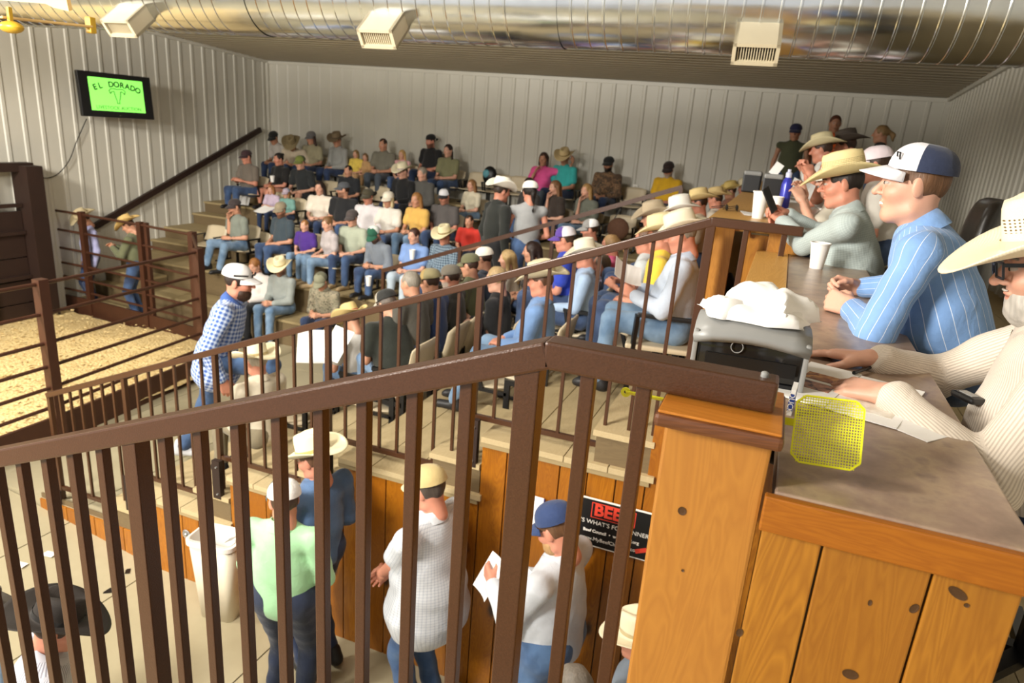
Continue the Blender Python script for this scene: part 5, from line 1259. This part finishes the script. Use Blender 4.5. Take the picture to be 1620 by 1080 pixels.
# sign
sg = empty('wall_sign', tuple((PY(922, 783, WY - .03) + PY(1012, 885, WY - .03)) / 2), R(0), 'black rectangular sign with red BEEF lettering and white text on the pine wall', 'sign')
Lx, Hx = .54, .35
MB().box((-Lx / 2 - .03, -.004, -Hx / 2), (Lx / 2 - .0, .004, Hx / 2), bev=.002).build('border', M_WHITE, sg)
MB().box((-Lx / 2 - .02, -.006, -Hx / 2 + .01), (Lx / 2 - .01, 0, Hx / 2 - .01)).build('face', M_BLACK, sg)
M_RED = plain('#d8402c', .5, 0, .02); 
MB().box((-.14, -.0075, .04), (.15, -.006, .15)).build('red_outline', M_RED, sg); MB().box((-.134, -.0085, .046), (.144, -.007, .144)).build('face', M_BLACK, sg)
textobj('lettering', 'BEEF', .115, M_RED, (-0.005, -0.009, 0.097), (R(90), 0, 0), sg, .0005, 1.0, bold=.004)
textobj('lettering', "IT'S WHAT'S FOR DINNER", .042, M_WHITE, (0.005, -0.008, 0.005), (R(90), 0, 0), sg, .0005)
textobj('lettering', 'Beef Council  •  www.beef.org', .03, M_WHITE, (0.005, -0.008, -0.058), (R(90), 0, 0), sg, .0005, bold=.001)
textobj('lettering', 'www.MyBeefCheckoff.com', .036, M_WHITE, (0.005, -0.008, -0.115), (R(90), 0, 0), sg, .0005)
MB().box((.17, -.0085, -.12), (.25, -.007, -.09), rot=Matrix.Rotation(R(-25), 3, 'Y')).build('red_mark', M_RED, sg)
cbp = empty('clipboard', tuple((PY(842, 785, WY - .03) + PY(855, 832, WY - .03)) / 2), 0, 'white clipboard with a pen hanging on the pine wall behind the navy cap', 'clipboard')
MB().box((-.045, -.004, -.11), (.045, .004, .11)).build('board', M_PAPER, cbp); MB().tube((.052, -.008, -.02), (.052, -.008, .11), .005, seg=8).build('pen', plain('#2b2b6a', .4), cbp)
for px_, py_, w_ in ((172, 912, .1), (200, 884, .04), (20, 865, .2), (70, 848, .16)):   # worn tape marks on the floor
    p = Pz(px_, py_, -.05 if px_ < 100 else -.2); p.z = fz(p.x, p.y) + .002 if p.x > -7 else -.048
    tag(MB().box((-w_ / 2, -.035, 0), (w_ / 2, .035, .002), rot=Matrix.Rotation(R(40 if px_ > 100 else 10), 3, 'Z')).build('tape_scrap', M_BLACK if px_ > 100 else M_WHITE), {172: 'dark worn tape mark on the concrete near the ramp', 200: 'tiny black spot of tape on the concrete near the pine wall', 20: 'white scuffed tape on the concrete at the left edge', 70: 'second white scuff of tape beside the ramp'}[px_], 'tape').location = p
# ================================================================ BUYERS AT THE COUNTER
FB = 2.43
def counter_guy(label, hpx, hpy, F, face, seat, lean, head, wl, wrr, side=0, q=0, **kw):
    """head on the sight line at depth F; wrists given in the room"""
    h = hc_local(seat, kw.get('s', 1.0), lean, side, head); H = PF(hpx, hpy, F); a = R(face)
    wx, wy = h[0] * math.cos(a) - h[1] * math.sin(a), h[0] * math.sin(a) + h[1] * math.cos(a)
    pos = (H.x - wx, H.y - wy, FB); seat2 = seat + (H.z - FB - h[2])
    s = kw.get('s', 1.0)
    loc = lambda p: w2l(pos, face, s, p) if p is not None else None
    return person(label, pos, face, 'sit', seat=seat2, lean=lean, side=side, head=head, wr=(loc(wrr), loc(wl)), q=q, **kw), pos, seat2
# smiling one: faces the ring (-X); right hand is the far one
hy_ = 78
wl_ = Pz(1350, 488, CZ + .035); wr_ = Pz(1362, 456, CZ + .035)
(sm, SJ), spos, sseat = counter_guy('smiling person in light blue pinstriped shirt and white and navy cap at the counter', 1446, 296, 2.38, hy_, .56, .44, (.12, .04), wl_, wr_, hat=('cap', '#e9e6ec', '#26304c', '#d9d6da'), hair=('short', '#6b4a30'), shirt=('#7fa6dc', 'stripe', '#eef4ff', 1.15), sleeve='long', collar=True, pants=('#2c3c5c', 'denim', '#51688f'), tone='l', hpose='clasp', g=1.12, hn=(((-.45, 1, .1), (.9, .35, .5)), ((.55, 1, .1), (-.9, .35, .45))), pole=((.8, -.3, -.6), (-.6, .1, -.9)), hatrot=.17)
def headpt(root, J, p): return tuple((J['head'] + J['Hr'] @ V3(p)) * J['s'])
def teeth(root, J, open_=.004):
    m = MB(); m.bar(headpt(root, J, (-.021, .0885, -.0565)), headpt(root, J, (.021, .0885, -.0565)), .012, .009); return m.build('teeth', M_WHITE, root)
teeth(sm, SJ)
m = MB().bar((-.008, 0, -.012), (-.008, 0, .012), .004, .003).bar((-.008, 0, .01), (.008, 0, .012), .004, .003).bar((.006, 0, .01), (.006, 0, -.004), .004, .003)
lg = m.build('cap_logo', M_BLACK, sm); cc_ = [c for c in sm.children if c.name.startswith('cap')][0]; lg.matrix_basis = cc_.matrix_basis @ Matrix.Translation((-.055, .085, .042)) @ Matrix.Rotation(R(32), 4, 'Z') @ Matrix.Rotation(R(-12), 4, 'X')
# old one at the right edge
wl2 = Pz(1412, 626, CZ + .03); wr2 = Pz(1385, 568, CZ + .03)
(od, OJ), opos, oseat = counter_guy('grey bearded person in cream pinstriped shirt, glasses and straw cowboy hat at the counter', 1668, 425, 1.58, 80, .56, .2, (.12, .22), wl2, wr2, hat=('cow', '#f0e4c6', '#e3d3a8', True, .05, .125, 1.15), hair=('short', '#8c8478'), beard=('#b9b3aa', 1, 1), shirt=('#e3d7c8', 'fine', '#a89888', 1), sleeve='long', collar=True, pants=J2, tone='l', g=1.2, hpose=('flat', 'relax'), hn=(((.15, 1, -.1), (.15, .1, 1)), ((.35, 1, -.12), (-.2, .1, 1))), pole=((.9, -.2, -.6), (-.7, -.3, -.9)))
gm = MB()
for sd in (-1, 1):
    gm.bar(headpt(od, OJ, (sd * .012, .112, .012)), headpt(od, OJ, (sd * .058, .104, .012)), .004, .034).bar(headpt(od, OJ, (sd * .062, .1, .02)), headpt(od, OJ, (sd * .08, -.01, .018)), .004, .009)
gl = MB()
for sd in (-1, 1):
    pts = [(.012, -.008), (.012, .028), (.058, .028), (.058, -.008)]
    for (a, b_), (c, d_) in zip(pts, pts[1:] + pts[:1]): gl.bar(headpt(od, OJ, (sd * a, .114 - a * .12, b_)), headpt(od, OJ, (sd * c, .114 - c * .12, d_)), .004, .005)
    gl.bar(headpt(od, OJ, (sd * .058, .107, .024)), headpt(od, OJ, (sd * .083, -.008, .018)), .005, .009)
gl.bar(headpt(od, OJ, (-.012, .114, .02)), headpt(od, OJ, (.012, .114, .02)), .004, .005)
gl.build('glasses', M_BLACK, od)
gm.b.free()
for i in (0, 1):
    sh, el_, w_ = OJ['As'][i]; u = unit(w_ - el_); z = frame_from(u, V3((0, 0, 1)))
    pr = [(.031, -.007), (.034, -.004), (.034, .004), (.031, .007)]
    q = MB().lathe(pr, 20, axis=Matrix([list(r_) for r_ in np.stack([z[:, 0], z[:, 2], u], 1)]), c=tuple(w_ - u * .01)).build('wristwatch', M_CHROME, od, smooth=True)
# hat wearer with the phone at the far counter
wl3 = PF(1238, 350, 4.0); wr3 = PF(1244, 338, 4.15)
(hm3, HJ), hpos, hseat = counter_guy('heavy person in grey green shirt and woven straw cowboy hat tapping on a phone', 1333, 292, 3.75, 84, .58, .3, (.1, .18), wl3, wr3, hat=('cow', '#e9d59c', '#e0cb90', True, .06), hair=('short', '#241913'), shirt=('#a9b5b3', 'check', '#c3cdca', 1.6), sleeve='long', collar=True, pants=P_('#6a2430'), tone='r', g=1.28, hpose='pinch', q=0, pole=((.8, -.3, -.6), (-.5, -.2, -.9)))
ph = MB().box((-.037, -.005, -.075), (.037, .005, .075), bev=.004).build('phone', M_BLKP); ph.location = PF(1218, 316, 4.05); ph.rotation_euler = (R(-25), R(-18), R(70)); tag(ph, 'dark smartphone held up by the heavy hat wearer', 'phone')
# others beyond along the far counter
def farguy(label, px, py, F, face, **kw):
    return counter_guy(label, px, py, F, face, .5, kw.pop('lean', .25), kw.pop('head', (0, .2)), kw.pop('wl', None), kw.pop('wrr', None), q=2, **kw)
farguy('person in pale pink cap and white shirt partly behind the smiling one', 1384, 262, 5.2, 85, hat=('cap', '#eddde2', '#eddde2'), shirt=P_('#d8d2c8'), sleeve='short', tone='r')
farguy('person in white tee with folded hands raised to the mouth and a wristwatch', 1318, 268, 5.6, 80, shirt=P_('#ebe8e2'), sleeve='short', tone='r', hair=('short', '#7a6248'), wl=PF(1282, 275, 5.4), wrr=PF(1276, 272, 5.6), hpose='clasp')
farguy('person in beige tee with green strap leaning on the far counter', 1320, 285, 4.9, 82, hat=('cap', '#e8e2d0', '#d9d2c0'), shirt=P_('#cfc6b4'), tone='l', wl=PF(1268, 316, 4.7), wrr=PF(1272, 310, 4.9))
farguy('person in straw hat and white shirt at the far end of the counter', 1300, 238, 7.2, 80, hat=('cow', '#e9dcb0', '#a99868'), shirt=P_('#e6e4de'), sleeve='long', tone='r', wl=PF(1272, 272, 7.0))
farguy('person in dark felt hat at the far end of the counter', 1338, 232, 7.4, 80, hat=('cow', '#4a4038', '#2c2620'), shirt=P_('#b7a894'), tone='r')
# --- office chairs
def office_chair(label, x, y, face, mat, seatz=.5, back=.55, arc=False):
    t = empty('office_chair', (x, y, FB), R(face), label, 'chair')
    MB().box((-.25, -.24, seatz - .06), (.25, .24, seatz), bev=.03).build('seat', mat, t, smooth=True)
    rows = []
    for j in range(9):
        a = j / 8; w_ = .24 * (1 - .25 * (2 * a - 1) ** 4)
        rows.append([(x_ * w_, -.25 - .06 * a + .07 * x_ * x_ - .02 * math.sin(6 * a), seatz + .1 + back * a) for x_ in [i / 4 - 1 for i in range(9)]])
    MB().grid(rows).build('backrest', mat, t, smooth=2, solid=.06, sub=1)
    for sd in (-1, 1): MB().bar((sd * .27, -.2, seatz + .2), (sd * .27, .14, seatz + .2), .05, .03, bev=.01).bar((sd * .27, 0, seatz - .03), (sd * .27, 0, seatz + .19), .03, .04).build('armrest', M_BLKP, t)
    MB().tube((0, 0, .1), (0, 0, seatz - .05), .03).build('column', M_BLKP, t)
    for i in range(5):
        a = i * 1.2566; MB().bar((0, 0, .1), (.28 * math.cos(a), .28 * math.sin(a), .06), .04, .03).build('leg', M_BLKP, t); MB().ball((.28 * math.cos(a), .28 * math.sin(a), .035), .033).build('castor', M_BLKP, t)
    return t
office_chair('black leather office chair behind the smiling one', spos[0] - .1, 3.42, 84, M_LEATH, .52, .56)
office_chair('dark office chair carrying the heavy hat wearer', hpos[0] + .02, hpos[1], 84, M_BLKP, .5, .38)
office_chair('black office chair under the old one in the cream shirt', opos[0] + .05, opos[1], 80, M_LEATH, .5, .3)
p = PX(1098, 500, -.45)
t = empty('armchair', (-.66, 4.95, TZ[1]), R(98), 'black framed high chair with a beige seat beside the second rail', 'chair')
MB().box((-.26, -.24, .56), (.26, .26, .60), bev=.015).build('seat', M_SEAT, t); MB().bar((0, -.26, .62), (0, -.42, 1.1), .5, .03, bev=.01).build('backrest', M_BLKP, t)
for sd in (-1, 1):
    MB().bar((sd * .27, -.28, .82), (sd * .27, .2, .82), .04, .03, bev=.008).build('armrest', M_BLKP, t)
    for yy in (-.24, .22): MB().bar((sd * .26, yy, 0), (sd * .25, yy * .9, .82), .03, .03).build('leg', M_BLKP, t)
# ================================================================ THINGS ON THE COUNTERS
# napkin dispenser
nd = empty('napkin_dispenser', (-.02, 1.78, CZ + .004), R(2), 'grey and black countertop napkin dispenser with a pile of loose napkins on its lid', 'dispenser')
W2, D2, H2 = .128, .1, .108
M_SMOKE = plain('#1c1a18', .12, 0, .1, name='smoked_plastic')
MB().box((-W2, -D2, 0), (W2, D2, .012), bev=.004).build('base', M_BLKP, nd)
rows = [[(x, -D2 - .004 + .012 * 0, z) for x in (-W2, -W2 / 2, 0, W2 / 2, W2)] for z in (.012, .05, .09, H2)]
MB().box((-W2 + .004, -D2 + .002, .012), (W2 - .004, D2, H2), bev=.01).build('smoked_case', M_SMOKE, nd, smooth=True)
lid = [[(x, y, H2 + .012 + .018 * math.cos(x / W2 * 1.3) - .02 * (abs(y) / D2) ** 3) for y in (-D2 - .012, -D2 * .6, 0, D2 * .6, D2 + .01)] for x in (-W2 - .006, -W2 * .7, -W2 * .3, 0, W2 * .3, W2 * .7, W2 + .006)]
MB().grid(lid).build('lid', M_GREY, nd, smooth=2, solid=.022)
for sd in (-1, 1): MB().box((sd * W2 - .006, -D2 - .006, .0), (sd * W2 + .006, -D2 + .03, H2 + .01), bev=.004).build('side_strip', M_GREY, nd)
MB().lathe([(.013, 0), (.015, 0), (.015, .002), (.013, .002), (.013, 0)], 20, c=(-.03, -D2 - .002, .088), axis=Matrix.Rotation(R(90), 3, 'X')).build('emblem', M_GREY, nd)
MB().box((-.1, -D2 - .003, .03), (.11, -D2 - .0, .065)).build('slot', M_BLACK, nd)
NL = ['top napkin, most crumpled, of the pile on the dispenser', 'lowest napkin of the pile on the dispenser lid', 'second lowest napkin of the pile on the dispenser', 'napkin hanging nearest the rail on the dispenser', 'napkin leaning back towards the pale ledge', 'napkin folded up on the counter side of the pile']
for i, (cx, cy_, w_, d_, hh2, rz) in enumerate(((-.0, .05, .15, .12, .075, .3), (.01, .0, .22, .17, .03, .1), (.02, .03, .19, .16, .05, -.35), (-.06, .0, .13, .13, .035, .5), (.0, .09, .16, .1, .06, -.1), (.06, .02, .12, .14, .065, -.6))):
    m = MB(); rows = []; n = 14
    for u in range(n + 1):
        row = []
        for v in range(n + 1):
            a_, b_ = u / n * 2 - 1, v / n * 2 - 1; r_ = max(abs(a_) ** 2.2, abs(b_) ** 2.2)
            cr = .010 * abs(math.sin(2.2 * a_ + 1.3 * b_ + i)) + .007 * abs(math.sin(3.1 * b_ - 1.7 * a_ + 2 * i))
            row.append((a_ * w_ / 2 * (1 + .12 * math.sin(3 * b_ + i)), b_ * d_ / 2 * (1 + .12 * math.sin(2.5 * a_ + i)), hh2 * (1 - r_) ** .6 + cr * (1 - .6 * r_)))
        rows.append(row)
    o = m.grid(rows).build('napkin', M_PAPER, smooth=True, solid=.0015); o.location = (-.02 + cx, 1.79 + cy_, CZ + H2 + .036); o.rotation_euler = (0, 0, rz); tag(o, NL[i], 'napkin', 'napkins piled on the dispenser')
cup('white foam cup on the near counter in front of the smiling one', tuple(Pz(1291, 424, CZ)), .13, .047)
cup('white foam cup on the far counter behind the second pillar', tuple(Pz(1198, 345, CB)), .17, .05)
cup('white foam cup left of the blue bottle', tuple(PF(1229, 318, 4.9) ), .12, .045).location.z = CB
bt = empty('water_bottle', (PF(1240, 320, 5.0).x, PF(1240, 320, 5.0).y, CB), 0, 'tall blue metal water bottle on the far counter', 'bottle')
MB().lathe([(0, 0), (.036, 0), (.038, .01), (.038, .2), (.03, .23), (.02, .245), (.02, .26)], 24).build('body', M_BLUE, bt, smooth=True); MB().lathe([(.021, .25), (.021, .28), (.012, .29), (.012, .305), (0, .306)], 20).build('cap', plain('#c7cbe0', .3), bt, smooth=True)
for i, (px_, py_) in enumerate(((1144, 330), (1160, 331))):
    g_ = empty('sunglasses', tuple(Pz(px_ + 5, py_ + 3, CB)), R(100), ['dark sunglasses lens upright at the corner of the far counter', 'second dark pair of sunglasses at the corner of the far counter'][i], 'sunglasses')
    for sd in (-1, 1): MB().ball((sd * .033, 0, .022), (.03, .006, .022)).build('lens', M_BLACK, g_, smooth=True); MB().bar((sd * .06, 0, .03), (sd * .06, .1, .012), .004, .005).build('temple', M_BLACK, g_)
for lab, px_, py_, F, w_, h_, rz in (('stack of white sheets at the near end of the far counter', 1210, 340, 0, .3, .26, 10), ('open white sheet under the blue bottle', 1250, 318, 0, .28, .22, 25), ('white booklet beside the watch wearer', 1262, 312, 0, .22, .3, 5)):
    p = Pz(px_, py_, CB + .004); sheet('paper_sheet', lab, 'paper', tuple(p), (0, 0, R(rz)), w_, h_)
sheet('paper_sheet', 'white sheet held up beyond the blue bottle', 'paper', tuple(PF(1268, 300, 5.1)), (R(35), R(15), 0), .16, .2)
for lab, px_, py_, F in (('black boxy napkin holder on the far ledge', 1188, 297, 7.2), ('second black holder with white napkins sticking out', 1224, 282, 6.7)):
    p = PF(px_, py_, F); t = empty('napkin_holder', (p.x, p.y, CB), 0, lab, 'napkin holder'); MB().box((-.09, -.08, 0), (.09, .08, .2), bev=.015).build('case', M_BLKP, t); MB().box((-.085, -.085, .17), (.085, .085, .215), bev=.015).build('lid', M_GREY, t)
    if 'second' in lab: MB().box((-.03, -.02, .2), (.05, .02, .32), rot=Matrix.Rotation(.5, 3, 'Y')).build('napkin', M_PAPER, t)
# papers under the old one's hands
p = Pz(1318, 610, CZ + .003)
cat = empty('sale_catalogue', tuple(Pz(1335, 618, CZ + .002)), R(-18), 'open white sale sheet with two small colour photos under the old hands', 'paper')
MB().box((-.13, -.17, 0), (.0, .17, .004)).build('page', M_PAPER, cat); MB().box((.002, -.17, 0), (.15, .16, .003)).build('page', M_PAPER, cat)
def photo(c1, c2):
    n = NT('photo_print'); co = n.tc(); n.col(n.ramp(n.noise(co, 30, 4, 1), [(.35, c1), (.6, c2)])); n.set(.4); return n.m
for y_, c in ((.045, ('#d9a05c', '#7a3a1c')), (-.035, ('#c08a70', '#3a1c30'))): MB().box((-.105, y_ - .03, .004), (-.02, y_ + .03, .0048)).build('photo', photo(*c), cat)
MB().box((.02, -.12, .003), (.13, .1, .0035)).build('printed_table', photo('#f4f0e8', '#d9cfc0'), cat)
sheet('paper_sheet', 'long white sheet sliding out towards the counter end under the left wrist', 'paper', tuple(Pz(1400, 655, CZ + .002)), (0, 0, R(-38)), .26, .12)
pe = empty('pen', tuple(Pz(1365, 585, CZ + .012)), R(60), 'black ballpoint pen lying between the old hands', 'pen'); MB().tube((-.05, 0, 0), (.05, 0, 0), .005, .004, 8).build('barrel', M_BLACK, pe); MB().tube((.05, 0, 0), (.062, 0, 0), .003, .001, 8).build('tip', M_CHROME, pe)
p = Pz(1532, 628, CZ + .012); t = empty('vehicle_remote', tuple(p), R(30), 'small black key remote at the edge of the counter', 'remote'); MB().box((-.022, -.035, -.008), (.022, .035, .008), bev=.007).build('shell', M_BLKP, t); MB().box((-.01, -.02, .008), (.01, .02, .0095)).build('button_pad', M_GREY, t)
# yellow fly swatter: head stands on its lower edge behind the pillar, handle runs left through the rail
cBL, cBR, cTL = PF(1250, 728, 1.135), PF(1356, 745, 1.09), PF(1262, 624, 1.21)
ux = (cBR - cBL).normalized(); vv = (cTL - cBL); vv = (vv - ux * vv.dot(ux)); h_ = vv.length; vv.normalize(); nn_ = ux.cross(vv)
w_ = (cBR - cBL).length * 1.03; ctr = cBL + ux * w_ / 2 + vv * h_ / 2
sw_ = empty('fly_swatter', (0, 0, 0), 0, 'bright yellow plastic fly swatter propped behind the pillar with its handle through the rail', 'fly swatter')
sw_.matrix_basis = Matrix((ux, vv, nn_)).transposed().to_4x4(); sw_.location = ctr
m = MB(); nX, nY = 25, 24
for i in range(nX + 1): x = -w_ / 2 + w_ * i / nX; cut = .016 if i in (0, nX) else (.007 if i in (1, nX - 1) else 0); m.box((x - .0007, -h_ / 2 + cut, -.0007), (x + .0007, h_ / 2 - cut, .0007))
for j in range(nY + 1): y = -h_ / 2 + h_ * j / nY; cut = .014 if j in (0, nY) else (.006 if j in (1, nY - 1) else 0); m.box((-w_ / 2 + cut, y - .0007, -.0007), (w_ / 2 - cut, y + .0007, .0007))
m.build('mesh_head', M_YEL, sw_)
m = MB(); c = .014; pts = [(-w_ / 2 + c, -h_ / 2), (w_ / 2 - c, -h_ / 2), (w_ / 2, -h_ / 2 + c), (w_ / 2, h_ / 2 - c), (w_ / 2 - c, h_ / 2), (-w_ / 2 + c, h_ / 2), (-w_ / 2, h_ / 2 - c), (-w_ / 2, -h_ / 2 + c)]
for a, b_ in zip(pts, pts[1:] + pts[:1]): m.bar((*a, 0), (*b_, 0), .0035, .003)
m.build('rim', M_YEL, sw_)
iv = sw_.matrix_basis.inverted(); L_ = lambda p: iv @ Vector(p)
e0, e1, e2 = PF(1256, 668, 1.2), PY(1062, 634, 1.36), PY(990, 620, 1.36)
MB().bar(L_(e0), L_(e1), .014, .003).build('neck', M_YEL, sw_)
MB().bar(L_(e1), L_(e2), .004, .016, bev=.0015).build('handle', M_YEL, sw_)
MB().lathe([(.004, -.002), (.0105, -.002), (.0105, .002), (.004, .002), (.004, -.002)], 18, c=tuple(L_(e2)), axis=iv.to_3x3() @ Matrix.Rotation(R(90), 3, 'X')).build('hang_loop', M_YEL, sw_)
# little striped carton standing behind the pillar cap
bx = empty('carton', tuple(Pz(1249, 650, CZ + .0)), R(-5), 'small white and blue carton standing on edge beside the pillar cap', 'carton')
MB().box((-.004, -.03, .0), (.006, .03, .06)).build('box', plain('#e8e6e2', .5), bx); MB().box((-.005, -.031, .012), (.007, .012, .05)).build('label', plain('#27408a', .5), bx)
t_ = textobj('lettering', 'DUCK', .017, M_WHITE, (.0, -.0315, .03), (R(90), R(90), 0), bx, .0004)
# catalogue held in the right bank
for lab, px_, py_, F, rot in (('open printed catalogue held up in the right bank, left page', 495, 548, 6.5, (R(60), 0, R(30))), ('second page of the held up catalogue', 535, 545, 6.4, (R(55), 0, R(-20))), ('white sheet in the hands of the high chair reader', 992, 432, 4.7, (R(20), R(20), R(20))), ('white papers held by the maroon capped one', 388, 312, 15.0, (R(70), 0, 0)), ('sheet on the lap of the little girl', 420, 332, 13.3, (R(15), 0, 0))):
    sheet('paper_sheet', lab, 'paper', tuple(PF(px_, py_, F)), rot, .3 if F > 5 else .2, .34 if F > 5 else .26, fold=.02)
for lab, px_, py_, F in (('white foam cup held by the blue overshirt', 652, 410, 11.2), ('white foam cup held by the black v neck', 431, 288, 14.6), ('small white cup on the step edge of the third row', 583, 452, 10.8)):
    q = PF(px_, py_, F) if 'floor' not in lab else Pz(828, 400, TZ[2]); cup(lab, tuple(q), .16 if F < 12 else .13, .05, 'right bank' in lab)
# backpack and bottles on the top row
t = empty('backpack', tuple(PY(775, 278, 13.5)), 0, 'dark backpack with a teal patch on a top row chair', 'backpack'); MB().ball((0, 0, 0), (.16, .1, .2), 16).build('bag', M_BLACK, t, smooth=True); MB().ball((-.05, -.06, .04), (.09, .06, .09), 12).build('pocket', plain('#5c9aa6', .6), t, smooth=True)
t = empty('shoulder_bag', tuple(PY(978, 362, 12.0)), 0, 'brown shaggy bag hanging on the empty chair by the handrail', 'bag'); MB().ball((0, 0, 0), (.2, .08, .2), 14).build('bag', plain('#5a3a26', .8, 0, .4, 40, .6), t, smooth=True); MB().bar((-.1, 0, .15), (0, 0, .35), .03, .01).build('strap', M_BLACK, t)
M_OUT = plain('#d8d2c4', .4); 
for i, (px_, py_) in enumerate(((756, 278), (1003, 297), (1099, 308))):
    q = PY(px_, py_, 13.9); t = empty('electrical_socket', (q.x, YB - .03, q.z), 0, ['bright bulb shaped fixture low on the back wall behind the olive tee', 'white wall lamp socket between camouflage jacket and yellow tee', 'white wall lamp socket right of the yellow tee'][i], 'fixture')
    MB().box((-.05, -.01, -.06), (.05, .01, .06), bev=.004).build('plate', M_WHITE, t); MB().ball((0, -.03, 0), (.03, .03, .035)).build('cover', M_WHITE, t, smooth=True)
# phones and sunglasses details for those near
g_ = MB()
hh_ = [c for c in po.children if c.name.startswith('cap')][0]
sg2 = MB(); 
for sd in (-1, 1): sg2.bar((sd * .094, -.0, .02), (sd * .06, .095, .028), .006, .012).ball((sd * .035, .118, .03), (.028, .006, .016), 10)
o = sg2.build('sunglasses', M_BLACK, po); o.matrix_basis = hh_.matrix_basis
g_.b.free()
